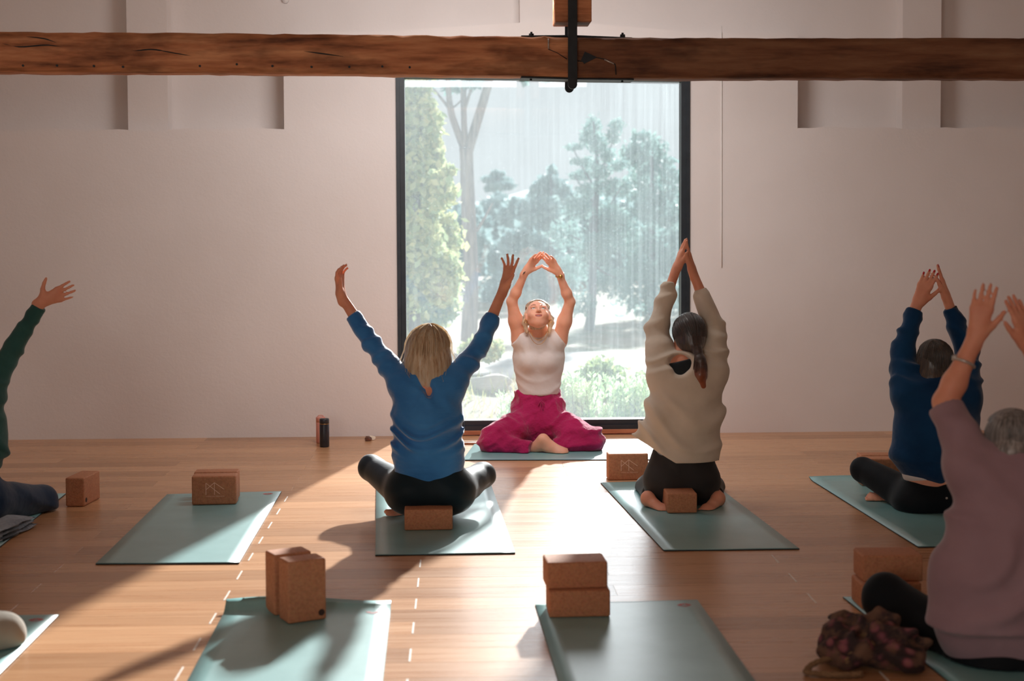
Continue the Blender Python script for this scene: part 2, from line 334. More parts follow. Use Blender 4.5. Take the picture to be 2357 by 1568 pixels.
# ------------------------------------------------------------------ implicit bodies: primitives blended smoothly, meshed as one surface
class Shape:
    """prims blended in order; each: (kind, data, k, bounding centre, bounding radius)"""
    def __init__(s): s.p = []; s.fold = None; s.cuts = []
    def cone(s, a, b, ra, rb, k=0.02, n=None, q=1.0, op='+', flat=0):
        a = np.array(tuple(a), float); b = np.array(tuple(b), float)
        nn = None
        if n is not None:
            nn = np.array(tuple(n), float); nn /= np.linalg.norm(nn)
        s.p.append(('c', (a, b, ra, rb, nn, q, flat), k, op)); return s
    def chain(s, pts, rads, k=0.02, n=None, q=1.0, flat=0):
        for i in range(len(pts) - 1): s.cone(pts[i], pts[i + 1], rads[i], rads[i + 1], k, n, q, '+', flat if i == len(pts) - 2 else 0)
        return s
    def ell(s, c, r, k=0.02, M=None, op='+'):
        M = np.eye(3) if M is None else np.array(M, float)      # rows: local axes in world space
        s.p.append(('e', (np.array(tuple(c), float), np.array(r, float), M), k, op)); return s
    @staticmethod
    def dist(pr, X):
        kind, D = pr[0], pr[1]
        if kind == 'c':
            a, b, ra, rb, n, q, flat = D
            ba = (b - a).astype(X.dtype); L = float(ba @ ba) + 1e-12
            w = X - a.astype(X.dtype)
            tr = (w @ ba) / L
            t = np.clip(tr, 0, 1.3 if flat else 1)
            w = w - t[:, None] * ba
            d2 = np.einsum('ij,ij->i', w, w)
            r = ra + (rb - ra) * t
            if n is not None and q != 1.0:
                wn = w @ n.astype(X.dtype)
                d2 = d2 + wn * wn * (1 / (q * q) - 1)
                e = (np.sqrt(d2) - r) * (0.5 + 0.5 * q)
            else: e = np.sqrt(d2) - r
            if flat:                                             # flat end with a small rounding (cuffs, hems)
                g = (tr - 1) * math.sqrt(L); rr = 0.004
                e = np.where((e > -rr) & (g > -rr), np.sqrt(np.maximum(e + rr, 0) ** 2 + np.maximum(g + rr, 0) ** 2) - rr, np.maximum(e, g))
            return e
        c, r, M = D
        l = (X - c.astype(X.dtype)) @ M.T.astype(X.dtype)
        k0 = np.sqrt(np.sum((l / r.astype(X.dtype)) ** 2, axis=1)); k1 = np.sqrt(np.sum((l / (r * r).astype(X.dtype)) ** 2, axis=1)) + 1e-9
        return np.where(k0 < 0.35, (k0 - 1) * float(r.min()), k0 * (k0 - 1) / k1)
    def eval(s, X, idx=None, fold=True):
        d = None
        for i in (range(len(s.p)) if idx is None else idx):
            pr = s.p[i]; e = s.dist(pr, X); k = pr[2]
            if pr[3] == '-':
                if d is None: continue
                h = np.maximum(k - np.abs(-e - d), 0) / k if k > 0 else 0
                d = np.maximum(d, -e) + h * h * k * 0.25
            elif d is None: d = e
            else:
                h = np.maximum(k - np.abs(e - d), 0) / k
                d = np.minimum(d, e) - h * h * k * 0.25
        if d is None: d = np.full(len(X), 9.0, X.dtype)
        if fold and s.fold is not None: d = d + s.fold(X)
        for (p0, nn) in s.cuts:                                  # keep the side the normal points away from
            d = np.maximum(d, (X - p0.astype(X.dtype)) @ nn.astype(X.dtype))
        return d
    def cut(s, p, n):
        nn = np.array(tuple(n), float); nn /= np.linalg.norm(nn); s.cuts.append((np.array(tuple(p), float), nn)); return s
    def bounds(s):
        lo = np.full(3, 1e9); hi = -lo
        for kind, D, k, op in s.p:
            if op == '-': continue
            if kind == 'c': pts = [D[0] - D[2], D[0] + D[2], D[1] - D[3], D[1] + D[3]]
            else: R = D[1].max(); pts = [D[0] - R, D[0] + R]
            for p in pts: lo = np.minimum(lo, p); hi = np.maximum(hi, p)
        return lo - 0.03, hi + 0.03
_OFF = np.array([[i, j, k] for i in (0, 1) for j in (0, 1) for k in (0, 1)])
def skin(shape, h=0.006, B=10, lo=None, hi=None, name='body'):
    l0, h0 = shape.bounds()
    if lo is not None: l0 = np.maximum(l0, lo)
    if hi is not None: h0 = np.minimum(h0, hi)
    size = B * h; nb = np.ceil((h0 - l0) / size).astype(int)
    g = np.stack(np.meshgrid(*[np.arange(n) for n in nb], indexing='ij'), -1).reshape(-1, 3)
    cen = l0 + (g + 0.5) * size; half = size * 0.87
    cen32 = cen.astype(np.float32)
    d0 = shape.eval(cen32)
    act = np.abs(d0) < half * 1.35 + 0.02
    PD = np.stack([shape.dist(pr, cen32) for pr in shape.p], 1)
    mind = np.min(np.where([pr[3] == '+' for pr in shape.p], PD, 9), axis=1)
    kk = np.array([pr[2] for pr in shape.p])
    r = np.arange(-1, B + 1)
    loc = np.stack(np.meshgrid(r, r, r, indexing='ij'), -1)       # (B+2)^3 corners
    n1 = B + 2; locf = loc.reshape(-1, 3)
    VK = []; VP = []; FK = []
    dims = (nb * B + 8).astype(np.int64)
    def key(c): return ((c[..., 0] + 2) * dims[1] + (c[..., 1] + 2)) * dims[2] + (c[..., 2] + 2)
    for bi in np.nonzero(act)[0]:
        idx = np.nonzero(PD[bi] < max(mind[bi], -half) + half * 2.2 + kk)[0]
        if len(idx) == 0: continue
        base = g[bi] * B
        P = (l0 + (base + locf) * h).astype(np.float32)
        D = shape.eval(P, idx)
        if D.min() > 0 or D.max() < 0: continue
        D = D.reshape(n1, n1, n1); S = D < 0
        # cells: lower corner index 0..n1-2  (grid coordinate base-1 ..)
        cs = [S[o[0]:n1 - 1 + o[0], o[1]:n1 - 1 + o[1], o[2]:n1 - 1 + o[2]] for o in _OFF]
        cnt = sum(c.astype(np.int8) for c in cs)
        cells = np.argwhere((cnt > 0) & (cnt < 8))
        if len(cells) == 0: continue
        dv = np.stack([D[cells[:, 0] + o[0], cells[:, 1] + o[1], cells[:, 2] + o[2]] for o in _OFF], 1)
        acc = np.zeros((len(cells), 3)); num = np.zeros(len(cells))
        for a in range(8):
            for ax, st in ((0, 4), (1, 2), (2, 1)):
                if _OFF[a][ax] == 0:
                    b_ = a + st; da, db = dv[:, a], dv[:, b_]; cr = (da < 0) != (db < 0)
                    tt = np.where(cr, da / np.where(cr, da - db, 1), 0)
                    p = np.tile(_OFF[a].astype(float), (len(cells), 1)); p[:, ax] += tt
                    acc += p * cr[:, None]; num += cr
        pos = l0 + (base - 1 + cells + acc / num[:, None]) * h
        VK.append(key(base - 1 + cells)); VP.append(pos)
        # faces: edges whose lower corner lies in this block's own range 1..B (local), i.e. grid base..base+B-1
        own = slice(1, B + 1)
        for ax in range(3):
            s0 = S[own, own, own]
            sl = [own, own, own]; sl[ax] = slice(2, B + 2)
            s1 = S[tuple(sl)] if True else None
            e = np.argwhere(s0 != s1)
            if len(e) == 0: continue
            inside = s0[e[:, 0], e[:, 1], e[:, 2]]
            c = base + e                                         # grid coordinate of lower corner
            u, v_ = (ax + 1) % 3, (ax + 2) % 3
            du = np.zeros(3, int); du[u] = 1; dw = np.zeros(3, int); dw[v_] = 1
            q = np.stack([key(c - du - dw), key(c - dw), key(c), key(c - du)], 1)
            q[~inside] = q[~inside][:, ::-1]
            FK.append(q)
    VK = np.concatenate(VK); VP = np.concatenate(VP); FK = np.concatenate(FK)
    uk, first = np.unique(VK, return_index=True)
    V = VP[first]
    fi = np.searchsorted(uk, FK); ok = np.all(uk[np.minimum(fi, len(uk) - 1)] == FK, axis=1)
    return V, fi[ok]
def smooth_uniform(V, Fq, it=1, lam=0.5):
    a = np.concatenate([Fq[:, 0], Fq[:, 1], Fq[:, 2], Fq[:, 3]]); b = np.concatenate([Fq[:, 1], Fq[:, 2], Fq[:, 3], Fq[:, 0]])
    for _ in range(it):
        s = np.zeros_like(V); c = np.zeros(len(V))
        for ax in range(3): s[:, ax] = np.bincount(a, V[b, ax], len(V)) + np.bincount(b, V[a, ax], len(V))
        c = np.bincount(a, minlength=len(V)) + np.bincount(b, minlength=len(V))
        V = V + lam * (s / np.maximum(c, 1)[:, None] - V)
    return V
def blob(name, shape, mat, parent=None, h=0.006, lo=None, hi=None, sm=1):
    shape.cut((0, 0, 0.0088), (0, 0, -1))                            # nothing sinks into the mats
    V, Fq = skin(shape, h, 10, lo, hi)
    used = np.zeros(len(V), bool); used[Fq.ravel()] = True; rm = np.cumsum(used) - 1; V = V[used]; Fq = rm[Fq]
    if sm: V = smooth_uniform(V, Fq, sm)
    return link(name, mesh_np(name, V, Fq), mat, parent, True)

# cloth folds (metres): warped sine ridges
def wobble(X, f, s=0.0):
    return np.sin(X[:, 0] * f * 1.3 + 1.7 * np.sin(X[:, 2] * f * 0.7 + s) + s) * np.cos(X[:, 1] * f * 1.1 + X[:, 2] * f * 0.6 + s * 2)
def folds(dirv, freq, amp, warp=0.6, s=0.0, c=None, sag=0.0, mask=None):
    dv = np.array(dirv, float); dv /= np.linalg.norm(dv)
    ot = np.cross(dv, [0.31, 0.77, 0.55]); ot /= np.linalg.norm(ot); o2 = np.cross(dv, ot)
    def f(X):
        u = X @ dv.astype(X.dtype); p = X @ ot.astype(X.dtype); q = X @ o2.astype(X.dtype)
        if c is not None: u = u - sag * (X[:, 0] - c[0]) ** 2
        ph = u * freq + warp * (1.6 * np.sin(p * freq * 0.33 + s) + 1.3 * np.sin(q * freq * 0.41 + u * freq * 0.2 + 2 * s) + 0.9 * np.sin((p + q) * freq * 0.23 + 1.3 * s)) + s
        w = np.sin(ph + 0.5 * np.sin(ph * 0.5 + p * freq * 0.2))
        m_ = 0.5 + 0.5 * np.sin(p * freq * 0.21 + u * freq * 0.27 + 3.1 * s) * np.cos(q * freq * 0.19 + 1.7 * s)
        a = amp * (0.25 + 1.0 * m_)
        r = -a * ((0.5 + 0.5 * w) ** 1.8 * 2 - 0.8)
        if mask is not None: r = r * mask(X)
        return r.astype(X.dtype)
    return f
def addf(*fs):
    return lambda X: sum(f(X) for f in fs)
def near(c, r):
    c = np.array(tuple(c), float)
    return lambda X: np.exp(-np.sum((X - c.astype(X.dtype)) ** 2, axis=1) / (r * r))

# ------------------------------------------------------------------ hands, feet
def unit(v): v = Vector(v); return v.normalized()
def hand(S, wr, d, pn, side=1, L=0.178, spread=0.16, curl=(0.15, 0.2, 0.15), thumb=0.75, thumb_fold=0.2, curls=None, k=0.010, tw=1.0):
    """wr wrist, d pointing direction, pn palm normal (out of the palm), side: +1 thumb on d x pn side. returns fingertips"""
    d = unit(d); pn = (Vector(pn) - d * d.dot(Vector(pn))).normalized(); s = d.cross(pn) * side
    palm = L * 0.52
    wr = Vector(wr); kn = wr + d * palm
    S.cone(wr - d * 0.03, wr + d * 0.018, 0.0235 * tw, 0.025 * tw, 0.02, pn, 0.72)
    for o in (-1, -0.33, 0.33, 1):
        S.cone(wr + d * 0.018 + s * o * 0.012, kn + s * o * 0.027 - d * (0.006 if o == -1 else 0), 0.0165 * tw, 0.0125 * tw, 0.014, pn, 0.85)
    tips = []
    lens = [0.36, 0.445, 0.47, 0.43]
    offs = [-0.030, -0.0105, 0.0105, 0.0295]
    for i in range(4):
        f = i - 1.5
        fd = (d + s * math.tan(spread * f)).normalized()
        p = kn + s * offs[i] - d * (0.010 if i == 0 else 0.002)
        c = curls[i] if curls else curl
        dirn = fd; ax = fd.cross(pn).normalized(); tot = 0
        r = (0.0088 if i else 0.0077) * tw
        seg = [0.45, 0.31, 0.24]; LL = L * lens[i]
        for j in range(3):
            tot += c[j]
            dirn = (fd * math.cos(tot) + pn * math.sin(tot)).normalized()
            q = p + dirn * LL * seg[j]
            S.cone(p, q, r, r * 0.88, k * (0.9 if j == 0 else 0.3)); r *= 0.9; p = q
        tips.append((p.copy(), dirn.copy()))
    t0 = wr + s * 0.018 + d * 0.012 + pn * 0.006
    td = (d * math.cos(thumb) + s * math.sin(thumb) + pn * thumb_fold).normalized()
    t1 = t0 + td * L * 0.24
    td2 = (td + d * 0.35).normalized(); t2 = t1 + td2 * L * 0.18
    td3 = (td2 + d * 0.25).normalized(); t3 = t2 + td3 * L * 0.14
    S.cone(t0, t1, 0.0175 * tw, 0.0118 * tw, 0.018); S.cone(t1, t2, 0.0108 * tw, 0.0098 * tw, 0.005); S.cone(t2, t3, 0.0098 * tw, 0.0075 * tw, 0.003)
    tips.append((t3.copy(), td3.copy()))
    return tips
def nails(tips, pn, mat, parent, idx=range(5), r=0.0052):
    bm = bmesh.new(); bmesh.ops.create_icosphere(bm, subdivisions=1, radius=1.0)
    vv = np.array([v.co[:] for v in bm.verts]); ff = np.array([[v.index for v in f.verts] for f in bm.faces]); bm.free()
    for i in idx:
        p, dr = tips[i]; out = -(Vector(pn) - dr * dr.dot(Vector(pn))).normalized()
        sd = dr.cross(out)
        Mx = np.array([tuple(sd * r * 0.9), tuple(dr * r * 1.5), tuple(out * r * 0.4)])
        link('fingernail', mesh_np('fingernail', vv @ Mx + np.array(tuple(p - dr * 0.003 + out * r * 0.95)), ff), mat, parent, True)
def sep(name, parts, mat, parent):
    return [join_meshes(name, [p], mat, parent) for p in parts]
def foot(S, heel, toe, up, w=0.042, toes=True, side=1, k=0.02):
    heel, toe = Vector(heel), Vector(toe); d = (toe - heel); L = d.length; d.normalize()
    up = (Vector(up) - d * d.dot(Vector(up))).normalized(); s = d.cross(up) * side
    S.cone(heel + up * 0.004, heel + d * L * 0.35 + up * 0.006, 0.031, 0.028, k, None)
    S.cone(heel + d * L * 0.35 + up * 0.004, heel + d * L * 0.74, 0.029, w * 0.82, k, up, 0.55)
    S.cone(heel + d * L * 0.66 + s * 0.012, heel + d * L * 0.80 + s * 0.014, 0.024, 0.018, k, up, 0.8)
    tt = [(0.031, 0.0130, 1.0), (0.0105, 0.0088, 1.0), (-0.0065, 0.0082, 0.965), (-0.0225, 0.0078, 0.93), (-0.037, 0.0074, 0.885)]
    for o, r, l in tt:
        a = heel + d * L * 0.76 + s * o * 0.9; b = heel + d * (L * l - r) + s * o * 1.0 - up * 0.004
        S.cone(a, b, r * 0.85, r, 0.0035)
# ------------------------------------------------------------------ head (local frame: x right of the head, y face direction, z crown)
def frame(fwd, up):
    f = unit(fwd); u = (Vector(up) - f * f.dot(Vector(up))).normalized(); r = f.cross(u); return r, f, u
def head(S, c, fwd, up, s=1.0, face=False, ears=True):
    r, f, u = frame(fwd, up); c = Vector(c)
    P = lambda x, y, z: c + (r * x + f * y + u * z) * s
    M = [tuple(r), tuple(f), tuple(u)]
    R = lambda *a: [q * s for q in a]
    S.ell(P(0, -0.014, 0.030), R(0.073, 0.092, 0.082), 0.02, M)
    S.ell(P(0, 0.028, -0.012), R(0.060, 0.062, 0.082), 0.03, M)
    S.ell(P(0, 0.050, -0.068), R(0.031, 0.036, 0.031), 0.035, M)          # chin and jaw
    for sx in (-1, 1):
        S.ell(P(sx * 0.036, 0.052, -0.022), R(0.026, 0.030, 0.026), 0.02, M)   # cheek
        S.cone(P(sx * 0.047, 0.0, -0.042), P(sx * 0.016, 0.054, -0.083), 0.016 * s, 0.013 * s, 0.03)
        if ears:
            S.ell(P(sx * 0.075, -0.006, -0.004), R(0.010, 0.018, 0.031), 0.010, M)
            S.ell(P(sx * 0.086, -0.002, 0.0), R(0.006, 0.010, 0.019), 0.005, M, '-')
    if face:
        for sx in (-1, 1):
            S.ell(P(sx * 0.031, 0.094, 0.010), R(0.019, 0.015, 0.010), 0.012, M, '-')
            S.cone(P(sx * 0.014, 0.088, 0.027), P(sx * 0.047, 0.076, 0.028), 0.008 * s, 0.006 * s, 0.012)   # brow ridge
            S.ell(P(sx * 0.031, 0.0765, 0.0125), R(0.0170, 0.0125, 0.0058), 0.004, M)                 # upper lid
            S.ell(P(sx * 0.031, 0.0765, 0.0015), R(0.0165, 0.0115, 0.0046), 0.006, M)                 # lower lid
        S.cone(P(0, 0.086, 0.018), P(0, 0.107, -0.016), 0.0075 * s, 0.0098 * s, 0.010)
        S.ell(P(0, 0.109, -0.020), R(0.0105, 0.011, 0.009), 0.006, M)
        for sx in (-1, 1):
            S.ell(P(sx * 0.0115, 0.098, -0.022), R(0.0075, 0.010, 0.0075), 0.005, M)
            S.ell(P(sx * 0.0060, 0.1045, -0.030), R(0.0032, 0.0050, 0.0034), 0.002, M, '-')
        S.ell(P(0, 0.082, -0.050), R(0.030, 0.013, 0.018), 0.014, M)
        S.ell(P(0, 0.098, -0.0490), R(0.0250, 0.018, 0.0072), 0.003, M, '-')                         # open smile
        for sx in (-1, 1): S.ell(P(sx * 0.040, 0.066, -0.030), R(0.018, 0.020, 0.018), 0.016, M)     # cheeks raised by the smile
    else:
        S.cone(P(0, 0.086, 0.018), P(0, 0.105, -0.018), 0.0075 * s, 0.011 * s, 0.010)
        S.ell(P(0, 0.086, -0.050), R(0.022, 0.010, 0.012), 0.012, M)
    return P, M

# hair: a grooved mass plus fine strands lying on it, one mesh
def hair_groove(c, up, fwd, freq, amp):
    r, f, u = frame(fwd, up); c = np.array(tuple(c)); R3 = np.array([tuple(r), tuple(f), tuple(u)])
    def g(X):
        l = (X - c.astype(X.dtype)) @ R3.T.astype(X.dtype)
        th = np.arctan2(l[:, 0], -l[:, 1])
        return (amp * np.sin(th * freq + 3 * np.sin(l[:, 2] * 14 + th * 2)) * (0.6 + 0.4 * np.sin(th * freq * 0.37 + 1))).astype(X.dtype)
    return g
def strands(paths, r0=0.0016, n=3, taper=0.4):
    so = Soup()
    for p in paths:
        k = len(p); v, f = tube_np(p, [r0 * (1 - (1 - taper) * i / (k - 1)) for i in range(k)], n, False); so.add(v, f)
    return so
def join_meshes(name, parts, mat, parent=None, smooth=True):
    so = Soup()
    for v, f in parts:
        f = np.asarray(f)
        if f.shape[1] == 4: f = np.concatenate([f[:, [0, 1, 2]], f[:, [0, 2, 3]]])
        so.add(v, f)
    return link(name, so.mesh(name), mat, parent, smooth)
# ------------------------------------------------------------------ the room
def prism(bm, poly, y0, y1):
    """poly: list of (x, z); extruded from y0 (front) to y1"""
    a = [bm.verts.new((x, y0, z)) for x, z in poly]; b_ = [bm.verts.new((x, y1, z)) for x, z in poly]
    bm.faces.new(a); bm.faces.new(b_[::-1]); n = len(poly)
    for i in range(n): bm.faces.new((a[i], b_[i], b_[(i + 1) % n], a[(i + 1) % n]))
XL, XR, YB, ZC = -4.4, 5.0, -3.2, 3.75
WL, WR = at(914, 580, YW).x, at(1587.5, 580, YW).x
WZ0 = at(1250, 989, YW).z; WZL = at(911, 172, YW).z; WZR = at(1588, 180.5, YW).z
def zt(x): return WZL + (WZR - WZL) * (x - WL) / (WR - WL)
zledge = at(900, 297, YW).z
nx0, nx1 = at(653.5, 240, YW).x, at(1836, 240, YW).x
pk = [(nx0, at(653, 77, YW).z), (at(1198, 52, YW).x, at(1198, 52, YW).z), (at(1330, 51, YW).x, at(1330, 51, YW).z), (nx1, at(1836, 80, YW).z)]
bm = bmesh.new()
RD = 0.20
# lower thick wall left and right, with a slightly wavy ledge
def wavy(x0, x1, z, n=26, a=0.006):
    return [(x0 + (x1 - x0) * i / n, z + a * math.sin(i * 1.7 + x0) + a * 0.7 * math.sin(i * 0.61)) for i in range(n + 1)]
prism(bm, [(XL, -0.1)] + [(WL, -0.1), (WL, zledge)] + [(nx0, zledge)][0:1] + wavy(nx0, XL, zledge)[1:], YW, YW + RD)
prism(bm, [(WR, -0.1), (XR, -0.1)] + wavy(XR, nx1, zledge)[:-1] + [(nx1, zledge), (WR, zledge)], YW, YW + RD)
prism(bm, [(nx0, zledge), (WL, zledge), (WL, WZL), (WL, pk[0][1] + 0.02), pk[0]], YW, YW + RD)
prism(bm, [(WR, zledge), (nx1, zledge), pk[3], (WR, pk[3][1] + 0.02), (WR, WZR)], YW, YW + RD)
for ya, yb, dz in ((YW, YW + 0.1, 0), (YW + 0.1, YW + RD, 0.12)): prism(bm, [(WL, WZL + dz), (WR, WZR + dz), (WR, pk[3][1] + 0.02), pk[2], pk[1], (WL, pk[0][1] + 0.02)], ya, yb)
prism(bm, [(WL, -0.1), (WR, -0.1), (WR, WZ0), (WL, WZ0)], YW, YW + RD)
# recessed plane behind, right up to the ceiling
prism(bm, [(XL, -0.1), (WL, -0.1), (WL, ZC), (XL, ZC)], YW + RD, YW + RD + 0.12)
prism(bm, [(WR, -0.1), (XR, -0.1), (XR, ZC), (WR, ZC)], YW + RD, YW + RD + 0.12)
prism(bm, [(WL, WZL + 0.16), (WR, WZR + 0.16), (WR, ZC), (WL, ZC)], YW + RD, YW + RD + 0.12)
prism(bm, [(WL, -0.1), (WR, -0.1), (WR, WZ0), (WL, WZ0)], YW + RD, YW + RD + 0.12)
# pilasters standing in the recesses and above the middle
for x0, x1, z0 in ((289, 382, zledge - 0.02), (2083, 2172, zledge - 0.02), (1198, 1279, pk[1][1] - 0.02)):
    xa, xb = at(x0, 200, YW).x, at(x1, 200, YW).x
    prism(bm, [(xa, z0), (xb, z0), (xb, ZC), (xa, ZC)], YW + 0.06, YW + RD + 0.01)
bmesh.ops.recalc_face_normals(bm, faces=bm.faces)
wall = tag(link('wall_back', bm_mesh('wall_back', bm), M_['plaster']), kind='structure')
def slab(name, x0, x1, y0, y1, z0, z1, m):
    o = box(name, ((x0 + x1) / 2, (y0 + y1) / 2, (z0 + z1) / 2), (x1 - x0, y1 - y0, z1 - z0), m); return tag(o, kind='structure')
slab('wall_left', XL - 0.2, XL, YB, YW + 0.25, -0.1, ZC, M_['plaster'])
slab('wall_right', XR, XR + 0.2, YB, YW + 0.25, -0.1, ZC, M_['plaster'])
slab('wall_rear', XL - 0.2, XR + 0.2, YB - 0.2, YB, -0.1, ZC, M_['plaster'])
slab('ceiling', XL - 0.2, XR + 0.2, YB - 0.2, YW + 0.25, ZC, ZC + 0.15, M_['plaster'])

# floor: subfloor and planks laid along the window wall
floor = box('floor', ((XL + XR) / 2, (YB + YW) / 2, -0.045), (XR - XL, YW - YB, 0.05), mottled('subfloor', srgb(70, 46, 34), srgb(86, 58, 42), 5, 0.9))
tag(floor, kind='structure')
PWD = 0.168; PL = 1.55; GAP = 0.0005
def row_edge(k): return 4.843 - PWD / 2 + k * PWD            # even k: joints of the first kind
_cache = {}
def plank_mesh(L, Wd):
    key = (round(L, 3), round(Wd, 3))
    if key not in _cache:
        bm = bmesh.new(); add_box(bm, (0, 0, -0.010), (L - GAP, Wd - GAP, 0.020), 0, 0.0005)
        me = bm_mesh('plank', bm); me.materials.append(M_['plank']); _cache[key] = me
    return _cache[key]
def add_child(name, me, parent, loc, rz=0):
    o = bpy.data.objects.new(name, me); C.objects.link(o); o.parent = parent; o.location = loc; o.rotation_euler.z = rz; return o
fl = floor
k0 = -9
kmax = int(math.floor((YW - row_edge(0)) / PWD))
bmo = bmesh.new()
for k in range(-48, kmax + 1):
    y0 = row_edge(k); y1 = min(y0 + PWD, YW) if k < kmax else YW
    if y1 - y0 < 0.01: continue
    off = -0.93 if k % 2 == 0 else -0.175
    xs = [XL] + [x for x in (off + PL * j for j in range(-4, 5)) if XL + 0.05 < x < XR - 0.05] + [XR]
    for a, b_ in zip(xs[:-1], xs[1:]):
        half = 1178 / 3400 * y1 + 0.15
        mid = 0.037 * y1
        vis = k >= k0 and b_ > mid - half and a < mid + half
        if vis: add_child('plank', plank_mesh(b_ - a, y1 - y0), fl, ((a + b_) / 2, (y0 + y1) / 2, 0.0))
        else: add_box(bmo, ((a + b_) / 2, (y0 + y1) / 2, -0.010), (b_ - a - GAP, y1 - y0 - GAP, 0.020))
    if k >= k0:
        for x in xs[1:-1]:
            if abs(x - 0.037 * y1) < 1178 / 3400 * y1 + 0.1 and (x < 0.2 or x > 1.2):
                o = add_child('end_glint_strip', None, fl, (0, 0, 0)) if False else None
o_ = link('outer_planks', bm_mesh('outer_planks', bmo), M_['plank'], fl); o_.location = (0, 0, 0); tag(o_, kind='stuff')
# pale strips at the butt joints, imitating bevelled plank ends that catch light
bmf = bmesh.new(); add_box(bmf, (0, 0, 0), (0.006, PWD - 0.02, 0.0012)); mef = bm_mesh('end_glint_strip', bmf); mef.materials.append(M_['end_glint'])
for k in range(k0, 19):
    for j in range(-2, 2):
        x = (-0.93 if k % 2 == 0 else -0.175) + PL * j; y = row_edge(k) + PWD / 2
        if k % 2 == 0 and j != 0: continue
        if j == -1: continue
        if abs(x - 0.037 * y) < 1178 / 3400 * y: add_child('end_glint_strip', mef, fl, (x, y, 0.0006))
for o in floor.children: o.location = Vector(o.location)
# ------------------------------------------------------------------ window
win = empty('window_1', ((WL + WR) / 2, YW, WZ0)); tag(win, kind='structure')
def fr(name, poly, y0, y1, m=M_['frame']):
    b = bmesh.new(); prism(b, poly, y0, y1); bmesh.ops.recalc_face_normals(b, faces=b.faces)
    return link(name, bm_mesh(name, b), m, win)
fwid = 19.5 / 3400 * YW
zb0 = WZ0; zb1 = WZ0 + 22 / 3400 * YW; ftop = 6.5 / 3400 * YW
for sx, xo in ((1, WL), (-1, WR)):
    nm = 'window_stile'
    a, b_, c_ = xo, xo + sx * fwid * 0.42, xo + sx * fwid
    fr(nm, [(a, zb0), (b_, zb0), (b_, zt(b_)), (a, zt(a))], YW - 0.012, YW + 0.10)
    fr(nm, [(b_, zb0), (c_, zb0), (c_, zt(c_)), (b_, zt(b_))], YW + 0.006, YW + 0.10)
fr('window_head', [(WL + fwid, zt(WL) - ftop), (WR - fwid, zt(WR) - ftop), (WR - fwid, zt(WR)), (WL + fwid, zt(WL))], YW + 0.0, YW + 0.10)
fr('window_rail', [(WL + fwid, zb0), (WR - fwid, zb0), (WR - fwid, (zb0 + zb1) / 2 - 0.003), (WL + fwid, (zb0 + zb1) / 2 - 0.003)], YW - 0.012, YW + 0.10)
fr('window_rail', [(WL + fwid, (zb0 + zb1) / 2 - 0.003), (WR - fwid, (zb0 + zb1) / 2 - 0.003), (WR - fwid, zb1), (WL + fwid, zb1)], YW + 0.008, YW + 0.10)
gx0, gx1 = WL + fwid, WR - fwid
me = mesh_np('window_pane', [(gx0, YW + 0.07, zb1), (gx1, YW + 0.07, zb1), (gx1, YW + 0.07, zt(gx1) - ftop), (gx0, YW + 0.07, zt(gx0) - ftop)], [(0, 1, 2, 3)])
link('window_pane', me, M_['glass'], win)
o = box('window_sill', ((WL + WR) / 2, YW - 0.004, WZ0 / 2 + 0.003), (WR - WL + 0.02, 0.05, WZ0 - 0.006), M_['sill_wood'], win, bevel=0.002)
# cable on the wall to the right of the window
pts = [at(1660.5, y, YW) + Vector((0, -0.006, 0)) for y in (60, 180, 330, 480, 616)]
tag(tube('wall_cable', pts, 0.0032, M_['white'], None, 6), 'thin white cable hanging straight down the plaster right of the window', 'cable')
b = bmesh.new(); bmesh.ops.create_cone(b, cap_ends=True, segments=20, radius1=0.024, radius2=0.02, depth=0.02, matrix=Matrix.Translation(at(657, 1, YW + RD) + Vector((0, -0.012, 0))) @ Matrix.Rotation(PI / 2, 4, 'X'))
tag(link('wall_plug', bm_mesh('wall_plug', b), M_['plaster'], None, True), 'small round plaster-coloured plug high on the wall above the beam', 'plug')

# ------------------------------------------------------------------ roof truss: scarfed tie beam, king post, iron strap, plates and bolts
YT = 7.6
truss = empty('roof_truss', at(1318, 120, YT), 'dark old timber roof truss crossing the room with black iron strap at its middle', 'beam')
def beam_piece(name, xs, top, bot, y0, y1, parent, seed, mm='beam'):
    rg = np.random.default_rng(seed); n = len(xs); V = []; nz = 6
    prof = []
    for j in range(nz): prof.append((0, j / (nz - 1)))
    for i, x in enumerate(xs):
        zt_, zb_ = top[i], bot[i]
        loop = [(y0, zb_ + (zt_ - zb_) * j / (nz - 1)) for j in range(nz)] + [(y1, zt_ - (zt_ - zb_) * j / (nz - 1)) for j in range(nz)]
        for q, (yy, zz) in enumerate(loop):
            e = 0.003 if q % nz in (0, nz - 1) else 0.0022
            V.append((x, yy + (0.006 if (q % nz in (0, nz - 1)) else 0) * (1 if yy == y0 else -1) + rg.normal() * e * 0.6, zz + rg.normal() * e * 0.5))
    m_ = 2 * nz; Fq = []
    for i in range(n - 1):
        for j in range(m_): Fq.append((i * m_ + j, i * m_ + (j + 1) % m_, (i + 1) * m_ + (j + 1) % m_, (i + 1) * m_ + j))
    me_v = np.array(V); tri = []
    for q in Fq: tri += [(q[0], q[2], q[1]), (q[0], q[3], q[2])]
    for base in (0, (n - 1) * m_):
        for j in range(1, m_ - 1): tri.append((base, base + j, base + j + 1) if base == 0 else (base, base + j + 1, base + j))
    return link(name, mesh_np(name, me_v, tri), M_[mm], parent)
def zs(pxs, pys, xs): return np.interp(xs, [at(a, b_, YT).x for a, b_ in zip(pxs, pys)], [at(a, b_, YT).z for a, b_ in zip(pxs, pys)])
xa = np.append(np.arange(at(-560, 100, YT).x, at(1311, 100, YT).x, 0.06), at(1316, 100, YT).x)
